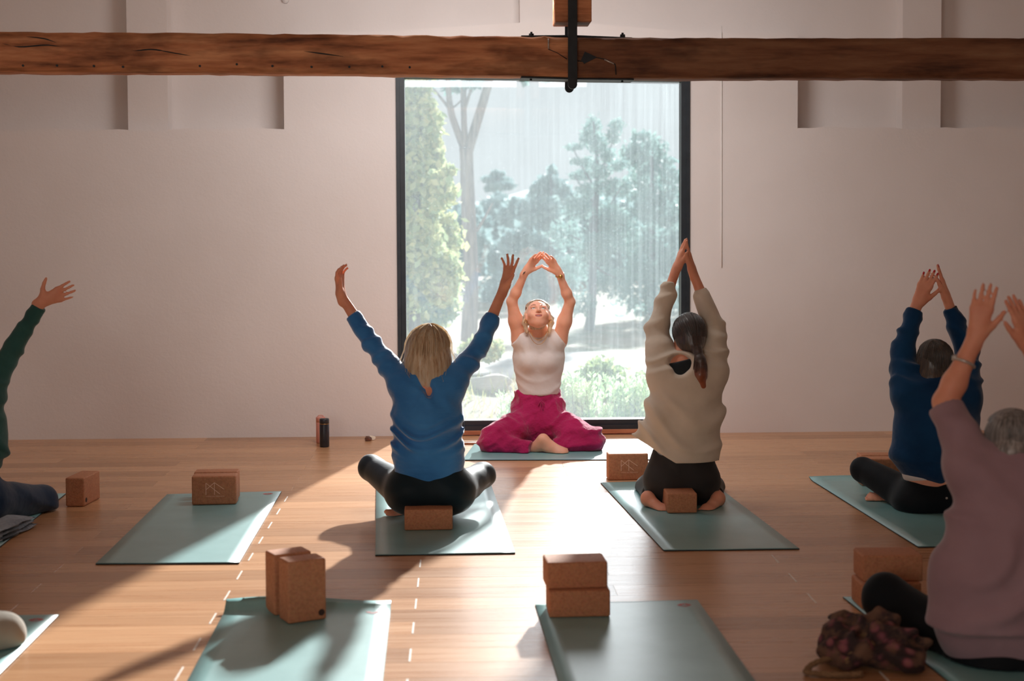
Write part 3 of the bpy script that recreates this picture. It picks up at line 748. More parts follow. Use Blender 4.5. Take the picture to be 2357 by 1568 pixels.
tp = zs([-560, 0, 300, 600, 900, 1195, 1310], [70, 73, 74.5, 77, 81, 83.5, 86], xa); bt = zs([-560, 0, 600, 900, 1200, 1310], [160, 163, 166, 169.5, 173, 177], xa)
beam_piece('tie_beam', xa, tp, bt, YT, YT + 0.2, truss, 1)
xb = np.append(np.arange(at(1309, 100, YT).x, XR, 0.06), XR)
tp = zs([1305, 1600, 1900, 2357, 2600], [86, 87, 87.5, 87.5, 88], xb); bt = zs([1305, 1590, 1800, 2357, 2600], [178.5, 178.5, 177, 178, 178], xb)
beam_piece('tie_beam', xb, tp, bt, YT + 0.002, YT + 0.2, truss, 2, 'beam_shaded')
def bx_px(name, x0, x1, y0, y1, ya, yb, m, parent, bev=0.003, Yref=None):
    Yr = Yref or ya; a, c_ = at(x0, y1, Yr), at(x1, y0, Yr)
    return box(name, ((a.x + c_.x) / 2, (ya + yb) / 2, (a.z + c_.z) / 2), (c_.x - a.x, yb - ya, c_.z - a.z), m, parent, 0, bev)
kp = [at(1278, 50, YT), at(1362, 49, YT)]
bm = bmesh.new(); add_box(bm, ((kp[0].x + kp[1].x) / 2, YT + 0.1, (kp[0].z + ZC) / 2), (kp[1].x - kp[0].x, 0.2, ZC - kp[0].z), 0, 0.004)
link('king_post', bm_mesh('king_post', bm), M_['beam'], truss)
# strap with rounded foot, front and back leaf
for yy in (YT - 0.014, YT + 0.206):
    s0, s1 = at(1307, 195, YT), at(1328, 195, YT); r_ = (s1.x - s0.x) / 2; cx = (s0.x + s1.x) / 2
    poly = [(s1.x, s0.z), (s1.x + 0.002, ZC - 0.6), (s0.x - 0.001 + 0.004, ZC - 0.6), (s0.x, s0.z)] + [(cx - r_ * math.cos(a), s0.z - r_ * math.sin(a)) for a in np.linspace(0.2, PI - 0.2, 9)]
    bm = bmesh.new(); prism(bm, poly, yy - 0.006, yy + 0.004 + 0.006); bmesh.ops.recalc_face_normals(bm, faces=bm.faces)
    link('iron_strap', bm_mesh('iron_strap', bm), M_['black_iron'], truss)
ptop = [at(1200, 84, YT), at(1456, 88.5, YT)]; pbot = [at(1200, 175, YT), at(1460, 180, YT)]
for (a, b_), up in ((ptop, 1), (pbot, -1)):
    bm = bmesh.new(); t_ = 0.008 * up
    pa = [(a.x, a.z), (at(1318, 83 if up > 0 else 178, YT).x, at(1318, 83 if up > 0 else 178.5, YT).z), (b_.x, b_.z)]
    poly = pa + [(x, z + t_) for x, z in pa[::-1]]
    prism(bm, poly if up > 0 else poly[::-1], YT + 0.02, YT + 0.18); bmesh.ops.recalc_face_normals(bm, faces=bm.faces)
    link('clamp_plate', bm_mesh('clamp_plate', bm), M_['black_iron'], truss)
for px, py, sg in ((1223, 82, 1), (1433, 84, 1), (1222, 177, -1), (1432, 181, -1)):
    p = at(px, py, YT + 0.06)
    bm = bmesh.new(); bmesh.ops.create_cone(bm, cap_ends=True, segments=6, radius1=0.016, radius2=0.014, depth=0.020, matrix=Matrix.Translation((p.x, YT + 0.06, p.z)))
    bmesh.ops.create_cone(bm, cap_ends=True, segments=10, radius1=0.006, radius2=0.006, depth=0.03, matrix=Matrix.Translation((p.x, YT + 0.06, p.z + sg * 0.004)))
    link('bolt', bm_mesh('bolt', bm), M_['black_iron'], truss)
# scarf crack, iron wedge and staples
def crack(pxs, w=0.004, name='scarf_crack', m=M_['black_iron'], Y=YT - 0.002):
    return tube(name, [at(a, b_, Y) for a, b_ in pxs], w, m, truss, 5)
crack([(1262, 113), (1283, 122), (1305, 136)], 0.0022)
crack([(1330, 140), (1342, 142), (1372, 132), (1395, 137), (1416, 148), (1418, 172)], 0.0028)
wp = [(1337, 139), (1346, 119), (1374, 132), (1345, 147)]
bm = bmesh.new(); prism(bm, [(at(a, b_, YT).x, at(a, b_, YT).z) for a, b_ in wp], YT - 0.006, YT + 0.004); bmesh.ops.recalc_face_normals(bm, faces=bm.faces)
link('iron_wedge', bm_mesh('iron_wedge', bm), M_['black_iron'], truss)
tube('staple', [at(1262.5, 89, YT - 0.004), at(1262.5, 112, YT - 0.006)], 0.0042, M_['steel'], truss)
tube('staple', [at(1391, 137, YT - 0.005), at(1413, 147, YT - 0.006)], 0.0035, M_['steel'], truss)
nl = bmesh.new(); bmesh.ops.create_cone(nl, cap_ends=True, segments=8, radius1=0.006, radius2=0.006, depth=0.006, matrix=Matrix.Rotation(PI / 2, 4, 'X')); nlm = bm_mesh('nail', nl); nlm.materials.append(M_['black_iron'])
for px, py in ((53, 151), (131, 151), (216, 152), (283, 154), (460, 152), (545, 148), (627, 152), (717, 154), (804, 154), (880, 153), (943, 155)):
    o = bpy.data.objects.new('nail', nlm); C.objects.link(o); o.parent = truss; o.location = at(px, py, YT - 0.001) - truss.location
for pts in ([(5, 100), (45, 108), (110, 104), (165, 112)], [(60, 84), (105, 90), (150, 106)], [(205, 108), (300, 117), (350, 114), (400, 122), (470, 134)], [(700, 118), (790, 130)]):
    n = len(pts); pp = smooth_path([at(a, b_, YT + 0.0015) for a, b_ in pts], 5)
    v, f = tube_np(pp, [0.0005 + 0.0035 * math.sin(PI * i / (len(pp) - 1)) for i in range(len(pp))], 6)
    link('timber_split', mesh_np('timber_split', v, f), M_['black_iron'], truss)

# ------------------------------------------------------------------ yoga mats
MT = 0.005
def yoga_mat(name, far_l, far_r, near_r, near_l, label, curl=0.0, logo=True, group='teal yoga mats on the floor'):
    c = [Vector(far_l), Vector(far_r), Vector(near_r), Vector(near_l)]
    cen = (c[0] + c[1] + c[2] + c[3]) / 4; o = empty(name, (cen.x, cen.y, 0), label, 'yoga mat', group)
    nu, nv = 10, 90; V = []
    L = ((c[0] - c[3]).length + (c[1] - c[2]).length) / 2
    def surf(u, v):
        p = (c[0] * (1 - u) + c[1] * u) * (1 - v) + (c[3] * (1 - u) + c[2] * u) * v
        d = v * L; z = curl * max(0, 1 - d / 0.10) ** 2 * (1 + 0.3 * math.sin(u * 5)) + 0.0004 * (1 + math.sin(u * 9 + v * 7)) * (1 if d > 0.1 else 0)
        return Vector((p.x, p.y, z + 0.0008))
    for lay in (0, 1):
        for j in range(nv + 1):
            for i in range(nu + 1):
                p = surf(i / nu, j / nv); V.append((p.x, p.y, p.z + lay * MT))
    Fq = []; n0 = (nu + 1) * (nv + 1); row = nu + 1
    mats = []
    for j in range(nv):
        for i in range(nu):
            a = j * row + i
            Fq.append((a, a + 1, a + row + 1, a + row)); mats.append(1)
            Fq.append((n0 + a, n0 + a + row, n0 + a + row + 1, n0 + a + 1)); mats.append(0)
    for j in range(nv):
        a = j * row; Fq.append((a, a + row, n0 + a + row, n0 + a)); mats.append(1)
        a = j * row + nu; Fq.append((a, n0 + a, n0 + a + row, a + row)); mats.append(1)
    for i in range(nu):
        a = i; Fq.append((a, n0 + a, n0 + a + 1, a + 1)); mats.append(1)
        a = nv * row + i; Fq.append((a, a + 1, n0 + a + 1, n0 + a)); mats.append(1)
    me = mesh_np('mat_sheet', V, Fq); link('mat_sheet', me, [M_['mat'], M_['mat_dark']], o)
    me.polygons.foreach_set('material_index', np.array(mats, dtype=np.int32)); me.update()
    if logo:
        # small pink lotus print near the far right corner, pale line print near the far left
        W_ = (c[1] - c[0]).length
        def place(u, d): p = surf(u, d / L); return Vector((p.x, p.y, p.z + MT + 0.0006))
        bm = bmesh.new(); cc = place(1 - 0.065 / W_, 0.075); ux = (c[1] - c[0]).normalized(); vy = (c[0] - c[3]).normalized()
        for k in range(7):
            a = PI * (k / 6); dirv = ux * math.cos(a) + vy * math.sin(a) * 0.9; nrm = ux * -math.sin(a) + vy * math.cos(a)
            ps = [cc + dirv * 0.006, cc + dirv * 0.018 + nrm * 0.006, cc + dirv * 0.031, cc + dirv * 0.018 - nrm * 0.006]
            bm.faces.new([bm.verts.new(q) for q in ps])
        for k in range(4):
            q0 = cc - vy * (0.006 + 0.006 * k); w = 0.026 - 0.006 * k
            bm.faces.new([bm.verts.new(q) for q in (q0 - ux * w, q0 - ux * w - vy * 0.003, q0 + ux * w - vy * 0.003, q0 + ux * w)])
        bmesh.ops.recalc_face_normals(bm, faces=bm.faces)
        link('lotus_print', bm_mesh('lotus_print', bm), M_['mat_logo'], o)
        bm = bmesh.new(); cc = place(0.09 / W_, 0.06)
        for (a0, a1) in (((-0.03, -0.012), (-0.03, 0.012)), ((-0.03, 0.012), (0.0, -0.008)), ((0.0, -0.008), (0.02, 0.012)), ((0.02, 0.012), (0.02, -0.012)), ((0.02, 0.012), (0.045, -0.004))):
            p0 = cc + ux * a0[0] + vy * a0[1]; p1 = cc + ux * a1[0] + vy * a1[1]; s_ = (p1 - p0).normalized().cross(Vector((0, 0, 1))) * 0.0011
            bm.faces.new([bm.verts.new(q) for q in (p0 + s_, p1 + s_, p1 - s_, p0 - s_)])
        bmesh.ops.recalc_face_normals(bm, faces=bm.faces)
        link('line_print', bm_mesh('line_print', bm), M_['mat_print'], o)
    return o
yoga_mat('yoga_mat', onz(385, 1140), onz(648, 1133), onz(550, 1299), onz(220, 1301), 'teal yoga mat left of the window carrying two upright cork blocks and nobody')
yoga_mat('yoga_mat', onz(866, 1122), onz(1130, 1117), onz(1186, 1276), onz(864, 1281), 'teal yoga mat under the woman in the blue sweatshirt', logo=False)
yoga_mat('yoga_mat', onz(1382, 1113), onz(1630, 1106), onz(1840, 1266), onz(1528, 1270), 'teal yoga mat under the kneeling woman in cream', logo=False)
yoga_mat('yoga_mat', onz(1862, 1104), onz(2135, 1100), onz(2425, 1256), onz(2114, 1262), 'teal yoga mat under the woman in the navy sweatshirt', curl=0.012)
yoga_mat('yoga_mat', onz(-118, 1144), onz(152, 1138), onz(-60, 1310), onz(-392, 1318), 'teal yoga mat under the person in green at the left edge')
yoga_mat('yoga_mat', onz(-195, 1424), onz(136, 1418), onz(-95, 1650), onz(-500, 1660), 'teal yoga mat in the bottom left corner under a pale trousered knee')
yoga_mat('yoga_mat', onz(521, 1404), onz(900, 1401), onz(856, 1800), onz(306, 1805), 'teal yoga mat with far edge curled up behind two upright cork blocks', curl=0.036)
yoga_mat('yoga_mat', onz(1232, 1394), onz(1605, 1384), onz(1866, 1752), onz(1342, 1762), 'teal yoga mat with two cork blocks stacked flat on its far end')
yoga_mat('yoga_mat', onz(1940, 1377), onz(2290, 1372), onz(2900, 1725), onz(2400, 1745), 'teal yoga mat under the woman in the mauve shirt', logo=False)
yoga_mat('yoga_mat', onz(1092, 1024), onz(1590, 1022), onz(1655, 1059.5), onz(1064, 1061), 'teal yoga mat laid sideways before the window under the teacher', logo=False)

# ------------------------------------------------------------------ cork blocks (0.23 x 0.15 x 0.10)
def text_mesh(s, size):
    cu = bpy.data.curves.new('print_text', 'FONT'); cu.body = s; cu.size = size; cu.space_character = 1.35; cu.align_x = 'LEFT'
    tmp = bpy.data.objects.new('print_text', cu); C.objects.link(tmp)
    me = bpy.data.meshes.new_from_object(tmp.evaluated_get(bpy.context.evaluated_depsgraph_get())); bpy.data.objects.remove(tmp); return me
_txt = text_mesh('CASAS NA FERRARIA', 0.0072)
bk = {}
def block_mesh(s):
    if s not in bk:
        bm = bmesh.new(); add_box(bm, (0, 0, s[2] / 2), s, 0, 0.009, None, 3); me = bm_mesh('cork_body', bm)
        me.materials.append(M_['cork']); bk[s] = me
    return bk[s]
def block(loc, rz, size, label, group=None, logo=None, stamp=None):
    """loc: centre of the base. logo: 'front' puts the line logo on the -y face"""
    o = empty('cork_block', loc, label, 'yoga block', group); o.rotation_euler.z = rz
    b_ = bpy.data.objects.new('cork_body', block_mesh(size)); C.objects.link(b_); b_.parent = o
    for p in b_.data.polygons: p.use_smooth = True
    if logo:
        W_, D_, H_ = size; bm = bmesh.new(); S_ = 0.0905 / 0.09
        # unit: logo box 0.09 wide, 0.062 tall, lower left corner
        P0 = (-0.045 + 0.004, 0.052)
        L_ = [((0, 0), (0, .062)), ((0, .062), (.072, .004)), ((0, .027), (.0435, .064)), ((.0435, 0), (.0435, .064)), ((.0435, .064), (.094, .028))]
        for (x0, z0), (x1, z1) in L_:
            a = Vector((P0[0] + x0, 0, P0[1] + z0)); c_ = Vector((P0[0] + x1, 0, P0[1] + z1)); n_ = (c_ - a).normalized().cross(Vector((0, 1, 0))) * 0.0013
            q = [a + n_, c_ + n_, c_ - n_, a - n_]
            bm.faces.new([bm.verts.new((v.x, -D_ / 2 - 0.0006, v.z)) for v in q])
        lo = bpy.data.objects.new('logo_print', bm_mesh('logo_print', bm)); lo.data.materials.append(M_['print']); C.objects.link(lo); lo.parent = o
        tm = bpy.data.objects.new('text_print', _txt); C.objects.link(tm); tm.parent = o; tm.rotation_euler = (PI / 2, 0, 0)
        wtx = max(v.co.x for v in _txt.vertices); sc_ = 0.094 / wtx; tm.scale = (sc_, 1.0, 1); tm.location = (P0[0], -D_ / 2 - 0.0007, P0[1] - 0.0105)
        if not _txt.materials: _txt.materials.append(M_['print'])
    if stamp:
        x, z, face = stamp; bm = bmesh.new()
        Mx = Matrix.Translation((x, -size[1] / 2 - 0.0007, z)) @ Matrix.Rotation(PI / 2, 4, 'X') if face == 'front' else Matrix.Translation((size[0] / 2 + 0.0007, x, z)) @ Matrix.Rotation(PI / 2, 4, 'Y')
        bmesh.ops.create_circle(bm, cap_ends=True, segments=24, radius=0.0125, matrix=Mx)
        st_ = bpy.data.objects.new('round_stamp', bm_mesh('round_stamp', bm)); st_.data.materials.append(M_['stamp']); C.objects.link(st_); st_.parent = o
    return o
def corner_place(px, py, z, size, rz, cx=-1, cy=-1):
    """base centre such that the base corner (cx, cy) projects to the pixel at height z"""
    p = onz(px, py, z); v = Vector((-cx * size[0] / 2, -cy * size[1] / 2, 0)); v.rotate(Euler((0, 0, rz)))
    return (p.x + v.x, p.y + v.y, z)
LONG = (0.23, 0.10, 0.15); FLAT = (0.23, 0.15, 0.10); TALL = (0.15, 0.10, 0.23); END = (0.15, 0.23, 0.10); SIDE = (0.10, 0.23, 0.15)
zm = MT + 0.002
rz = math.radians(2)
block(corner_place(441.5, 1163, zm, LONG, rz), rz, LONG, 'upright cork block with thin line logo standing in front on the empty left mat', logo=True)
block(corner_place(447, 1152, zm, LONG, rz), rz, LONG, 'plain upright cork block half hidden behind the logo block on the empty left mat')
rz = math.radians(-7)
block(corner_place(151, 1166, 0.001, SIDE, rz), rz, SIDE, 'cork block on bare floor beside the navy knee at the far left', stamp=(-0.085, 0.03, 'side'))
block(corner_place(1400, 1106, 0.001, LONG, math.radians(1)), math.radians(1), LONG, 'upright cork block with thin line logo in front of the kneeling woman', logo=True)
rz = math.radians(1)
block(corner_place(931, 1222, zm, FLAT, rz), rz, FLAT, 'flat cork block the woman in blue sits on')
block(corner_place(1536.5, 1182, zm, END, 0), 0, END, 'end-on cork block under the kneeling woman between her feet')
rz = math.radians(27)
block(corner_place(664, 1438, zm, TALL, rz), rz, TALL, 'tall cork block with dark round stamp, front one of the upright pair', stamp=(0.055, 0.028, 'front'))
rz = math.radians(27)
block(corner_place(632, 1418.5, zm, TALL, rz), rz, TALL, 'tall cork block, rear one of the upright pair on the curled mat')
rz = math.radians(1.5)
block(corner_place(1264, 1423, zm, FLAT, rz), rz, FLAT, 'lower cork block of the flat stack right of the sunlit floor')
rz = math.radians(3)
block(corner_place(1259, 1357.5, zm + 0.1, FLAT, rz), rz, FLAT, 'upper cork block of the flat stack right of the sunlit floor')
block(corner_place(1983, 1404, zm, FLAT, 0), 0, FLAT, 'lower cork block of the shaded stack behind the mauve-shirted woman\'s knee')
block(corner_place(1986, 1340, zm + 0.1, FLAT, math.radians(-1)), math.radians(-1), FLAT, 'upper cork block of the shaded stack behind the mauve-shirted woman\'s knee')
rz = math.radians(-1)
block(corner_place(1984, 1119, zm, LONG, rz), rz, LONG, 'front cork block of the pair beside the navy-sweatshirted woman\'s knee')
block(corner_place(1981, 1109, zm, LONG, rz), rz, LONG, 'rear cork block of the pair beside the navy-sweatshirted woman\'s knee')

# ------------------------------------------------------------------ small things by the wall
def lathe(name, prof, loc, m, parent, n=32):
    V = []; Fs = []
    for r_, z in prof: V += [(r_ * math.cos(a), r_ * math.sin(a), z) for a in np.arange(n) * 2 * PI / n]
    for i in range(len(prof) - 1):
        for j in range(n): a, b_ = i * n + j, i * n + (j + 1) % n; Fs.append((a, b_, b_ + n, a + n))
    o = bpy.data.objects.new(name, mesh_np(name, V, Fs)); o.data.materials.append(m); C.objects.link(o)
    for p in o.data.polygons: p.use_smooth = True
    if parent: o.parent = parent
    o.location = loc; return o
def bottle(px, py, r_, h_, label, m1, m2, loop=False):
    p = onz(px, py); o = empty('water_bottle', p, label, 'bottle')
    lathe('bottle_body', [(0, 0.0), (r_ * 0.9, 0.0), (r_, 0.006), (r_, h_ * 0.80), (r_ * 0.97, h_ * 0.81), (0, h_ * 0.81)], (0, 0, 0), m1, o)
    lathe('bottle_cap', [(r_ * 0.96, h_ * 0.812), (r_, h_ * 0.82), (r_, h_ * 0.96), (r_ * 0.93, h_ * 0.985), (r_ * 0.6, h_ * 0.99), (0, h_ * 0.99)], (0, 0, 0), m2, o)
    lathe('metal_ring', [(r_ * 1.0, h_ * 0.800), (r_ * 1.015, h_ * 0.803), (r_ * 1.015, h_ * 0.812), (r_ * 1.0, h_ * 0.815)], (0, 0, 0), M_['gold'], o)
    if loop:
        pts = [Vector((-0.018, 0, h_ * 0.98)), Vector((-0.015, 0, h_ * 1.03)), Vector((0, 0, h_ * 1.045)), Vector((0.015, 0, h_ * 1.03)), Vector((0.018, 0, h_ * 0.98))]
        v, f = tube_np(smooth_path(pts, 4), 0.003, 6); l_ = bpy.data.objects.new('carry_loop', mesh_np('carry_loop', v, f)); l_.data.materials.append(m2); C.objects.link(l_); l_.parent = o
    return o
m_pink = mottled('bottle_pink', srgb(208, 138, 122), srgb(214, 146, 130), 10, 0.45); m_blk = mottled('bottle_black', srgb(30, 32, 38), srgb(38, 40, 48), 10, 0.35)
bottle(747, 1029, 0.0315, 0.190, 'dark grey insulated bottle standing before the pink one by the wall', m_blk, m_blk)
bottle(738.5, 1020, 0.031, 0.178, 'pink insulated bottle behind the dark one by the wall', m_pink, m_pink, True)
def rock(px, py, r_, label, m, seed, name='crystal'):
    rg = random.Random(seed); p = onz(px, py); bm = bmesh.new(); bmesh.ops.create_icosphere(bm, subdivisions=2, radius=1)
    for v in bm.verts:
        s_ = 1 + rg.uniform(-0.22, 0.22); v.co = Vector((v.co.x * r_ * s_ * 1.1, v.co.y * r_ * s_, max(v.co.z * r_ * s_ * 0.85, -r_ * 0.55)))
    zmn = min(v.co.z for v in bm.verts)
    for v in bm.verts: v.co.z -= zmn
    o = bpy.data.objects.new(name, bm_mesh(name, bm)); o.data.materials.append(m); C.objects.link(o); o.location = p; return tag(o, label, 'stone')
m_br = mottled('brown_stone', srgb(80, 46, 34), srgb(120, 74, 54), 60, 0.5); m_wh = mottled('pale_quartz', srgb(222, 204, 176), srgb(240, 230, 212), 60, 0.35)
rock(847, 1015, 0.022, 'small brown rough stone on the floor near the wall', m_br, 1)
rock(856, 1013, 0.021, 'small cream quartz lump beside the brown stone', m_wh, 3)
rock(907, 1019, 0.013, 'tiny reddish stone just left of the blue-sleeved woman', m_br, 5)
# wooden incense holder by the teacher
p0, p1 = onz(1058, 1022), onz(1100, 1023); cc = (p0 + p1) / 2
hold = empty('incense_holder', cc, 'narrow wooden incense holder lying on the floor by the teacher\'s knee', 'incense holder')
box('wooden_tray', (cc.x, cc.y, 0.006), ((p1 - p0).length, 0.035, 0.011), M_['sill_wood'], hold, 0, 0.002)
tube('incense_stick', [Vector((cc.x - 0.05, cc.y, 0.014)), Vector((cc.x + 0.05, cc.y, 0.020))], 0.0018, M_['black_iron'], hold)
# ------------------------------------------------------------------ people
J = at
YN = (0, 1, 0)
def person(loc, label):
    return empty('person', loc, label, 'person', 'people in the yoga class')
def hanging_hair(C_, R, up, n, z_end, seed, front=None, shrink=0.8, hair_r=0.0017, crown=(0, -0.02), jit=0.006, flare=0.0, hemvar=0.012):
    """strand paths from the crown down over an ellipsoid (radii R), then hanging to z_end"""
    rg = random.Random(seed); out = []; C_ = Vector(C_)
    for i in range(n):
        ph = rg.uniform(0, 2 * PI); dirx, diry = math.sin(ph), math.cos(ph)
        back = -diry if front is None else -(dirx * front[0] + diry * front[1])   # 1 = back of the head
        off = rg.uniform(0.0, 0.0045); pts = []
        th1 = PI * 0.52 if back > -0.45 else PI * rg.uniform(0.25, 0.33)
        w = rg.uniform(-0.10, 0.10)
        for t in np.linspace(0.03, 1, 7):
            th = th1 * t; p2 = ph + w * t
            x = math.sin(th) * math.sin(p2) * (R[0] + off) + crown[0] * (1 - t); y = math.sin(th) * math.cos(p2) * (R[1] + off) + crown[1] * (1 - t); z = math.cos(th) * (R[2] + off)
            pts.append(C_ + Vector((x, y, z)))
        if back > -0.45:
            base = pts[-1]; ze = z_end + rg.uniform(-hemvar, hemvar) + 0.02 * max(0, 0.4 - back)
            for t in (0.3, 0.6, 0.85, 1.0):
                k = 1 - (1 - shrink) * t ** 2 + flare * math.sin(PI * t)
                pts.append(Vector((C_.x + (base.x - C_.x) * k + rg.uniform(-jit, jit) * t, C_.y + (base.y - C_.y) * k + rg.uniform(-jit, jit) * t, base.z + (ze - base.z) * t)))
        out.append(pts)
    return out
def pulled_hair(C_, R, tie, n, seed, hairline, spread=1.0):
    """strands running over the ellipsoid from the hairline to the tie point"""
    rg = random.Random(seed); out = []; C_ = Vector(C_); td = (Vector(tie) - C_); td = Vector((td.x / R[0], td.y / R[1], td.z / R[2])).normalized()
    for i in range(n):
        d = hairline(rg); d.normalize(); pts = []
        off = rg.uniform(0.0, 0.004); ang = d.angle(td)
        for t in np.linspace(0, 1, 9):
            v = (d * math.sin((1 - t) * ang) + td * math.sin(t * ang)) / max(math.sin(ang), 1e-3)
            pts.append(C_ + Vector((v.x * (R[0] + off), v.y * (R[1] + off), v.z * (R[2] + off))))
        out.append(pts)
    return out
def hair_mesh(parent, shape, paths, mat, h=0.006, r0=0.0018, label=None):
    parts = []
    if shape is not None:
        V, Fq = skin(shape, h); V = smooth_uniform(V, Fq, 1); parts.append((V, Fq))
    for p in paths:
        k = len(p); parts.append(tube_np(p, [r0 * (1 - 0.6 * i / (k - 1)) for i in range(k)], 3, False))
    return join_meshes('hair', parts, mat, parent)
def bands(dirv, freq, amp, s, mask=None, warp=0.5): return folds(dirv, freq, amp, warp, s, None, 0, mask)
def ufold(c, freq, amp, sag, s=0.0, mask=None, dirv=(0, 0, 1), warp=0.25): return folds(dirv, freq, amp, warp, s, c, sag, mask)

# ---- 1. woman in the blue sweatshirt, seated on a block, back to the camera
def person_blue():
    Y = 7.2; o = person(onz(988, 1180, 0) * 0 + Vector((J(988, 1100, Y).x, Y, 0)), 'blonde woman in blue sweatshirt seated cross-legged on a cork block, arms in a wide V')
    Cn = J(985, 806, 7.26); B = Shape()
    head(B, Cn, (0.05, 1, 0.12), (0, -0.12, 1))
    B.chain([J(985, 835, 7.25), J(985, 880, 7.22)], [0.052, 0.056], 0.03)
    B.chain([J(985, 900, 7.2), J(986, 1000, 7.2), J(988, 1060, 7.22), J(989, 1120, 7.22)], [0.12, 0.12, 0.12, 0.14], 0.05, YN, 0.65)
    for sh, el, wr in ((J(925, 880, 7.2), J(856, 792, 7.28), J(785, 680, 7.32)), (J(1045, 876, 7.2), J(1105, 797, 7.28), J(1161, 660, 7.32))):
        B.cone(J(985, 885, 7.2), sh, 0.05, 0.045, 0.04); B.cone(sh, el, 0.045, 0.035, 0.03)
        B.cone(el, el.lerp(wr, 0.45), 0.032, 0.029, 0.02); B.cone(el.lerp(wr, 0.45), wr, 0.0295, 0.0225, 0.02, YN, 0.9)
    tl = hand(B, J(785, 680, 7.32), J(780, 625, 7.30) - J(785, 680, 7.32), (0.85, -0.4, 0.1), -1, 0.175, 0.12, (0.22, 0.45, 0.4), 0.45, 0.35)
    tr = hand(B, J(1161, 660, 7.32), J(1176, 606, 7.30) - J(1161, 660, 7.32), (-0.75, -0.55, 0), 1, 0.175, 0.15, (0.05, 0.12, 0.1), 0.8, 0.3, curls=[(0.35, 0.3, 0.2), (0.2, 0.2, 0.15), (0.1, 0.15, 0.1), (-0.02, 0.05, 0.05)])
    for hp, kn, an in ((J(930, 1130, 7.25), J(855, 1080, 7.55), J(1040, 1176, 7.46)), (J(1050, 1132, 7.25), J(1110, 1097, 7.5), J(925, 1181, 7.40))):
        B.cone(hp, kn, 0.075, 0.045, 0.04); B.cone(kn, an, 0.045, 0.030, 0.02)
    foot(B, J(952, 1184, 7.42), J(890, 1187, 7.34), (0, -0.6, 0.8), 0.04)
    foot(B, J(1030, 1184, 7.47), J(1078, 1177, 7.52), (0, -0.6, 0.8), 0.04)
    blob('body', B, M_['skin_tan'], o, 0.0054)
    nails(tl, (0.85, -0.4, 0.1), M_['nail'], o, range(4)); nails(tr, (-0.75, -0.55, 0), M_['nail'], o, range(4))
    S = Shape()
    S.chain([J(984, 905, 7.2), J(984, 955, 7.19), J(984, 1010, 7.19), J(987, 1058, 7.2), J(988, 1072, 7.2)], [0.150, 0.163, 0.158, 0.160, 0.156], 0.05, YN, 0.66)
    S.cone(J(988, 1066, 7.2), J(988, 1087, 7.2), 0.158, 0.148, 0.006, YN, 0.66, '+', 1)          # ribbed hem
    S.chain([J(940, 888, 7.2), J(985, 880, 7.2), J(1030, 886, 7.2)], [0.068, 0.066, 0.068], 0.05, YN, 0.8)
    for sh, el, cf, r_ in ((J(928, 884, 7.2), J(857, 792, 7.28), J(820, 738, 7.30), 1), (J(1042, 880, 7.2), J(1105, 797, 7.28), J(1130, 738, 7.30), 1)):
        S.cone(sh, sh.lerp(el, 0.5), 0.072, 0.052, 0.05); S.cone(sh.lerp(el, 0.5), el, 0.052, 0.044, 0.03); S.cone(el, cf, 0.046, 0.041, 0.02)
        d = (cf - el).normalized(); S.cone(cf - d * 0.03, cf + d * 0.034, 0.041, 0.0385, 0.004, None, 1, '+', 1)
    S.ell(J(983, 892, 7.1), (0.028, 0.03, 0.052), 0.02, None, '-')
    c0 = J(984, 1000, 7.2); low = lambda X: np.clip((c0.z + 0.13 - X[:, 2]) / 0.1, 0, 1) * np.clip((X[:, 2] - (c0.z - 0.10)) / 0.05, 0, 1) * (np.abs(X[:, 0] - c0.x) < 0.18)
    sl = (J(857, 792, 7.28) - J(928, 884, 7.2)); sr = (J(1105, 797, 7.28) - J(1042, 880, 7.2))
    ml = lambda X: np.clip((J(915, 890, 7.2).x - X[:, 0]) / 0.05, 0, 1); mr = lambda X: np.clip((X[:, 0] - J(1055, 890, 7.2).x) / 0.05, 0, 1)
    up = lambda X: np.clip((X[:, 2] - (c0.z + 0.10)) / 0.06, 0, 1) * np.clip(1 - np.abs(X[:, 0] - c0.x) / 0.2, 0, 1)
    S.fold = addf(ufold(c0, 88, 0.0140, 3.0, 0.5, low, warp=0.30), bands(sl + Vector((0, 0.08, 0.05)), 80, 0.0050, 1.0, ml), bands(sr + Vector((0, 0.08, 0.05)), 80, 0.0050, 2.0, mr), bands((0.8, 0, 0.6), 62, 0.0060, 0.3, up), bands((-0.8, 0, 0.6), 62, 0.0060, 1.3, up))
    blob('sweatshirt', S, M_['blue_velour'], o, 0.006)
    G = Shape()
    G.chain([J(988, 1062, 7.22), J(988, 1100, 7.22), J(988, 1125, 7.22)], [0.145, 0.155, 0.17], 0.05, YN, 0.72)
    for sx, kx, ky, kY, ax, ay, aY in ((943, 854, 1077, 7.55, 1035, 1172, 7.47), (1037, 1111, 1094, 7.5, 935, 1178, 7.41)):
        G.ell(J(sx, 1128, 7.2), (0.112, 0.12, 0.104), 0.05)
        hp = J(sx + (-14 if sx < 988 else 14), 1130, 7.24); kn = J(kx, ky, kY); an = J(ax, ay, aY)
        G.cone(hp, kn, 0.094, 0.062, 0.05); G.cone(kn, kn.lerp(an, 0.4), 0.062, 0.056, 0.03); G.cone(kn.lerp(an, 0.4), an, 0.055, 0.036, 0.02, None, 1, '+', 1)
    G.cut((0, 0, 0.108), (0, 0, -1)) if False else None
    G.fold = addf(bands((0.6, 0.2, 0.8), 60, 0.0014, 0.2), )
    blob('leggings', G, M_['teal_black_leggings'], o, 0.006)
    # bob
    R = (0.101, 0.108, 0.112); Hs = Shape(); Cc = J(985, 802, 7.25)
    Hs.ell(Cc, R, 0.02)
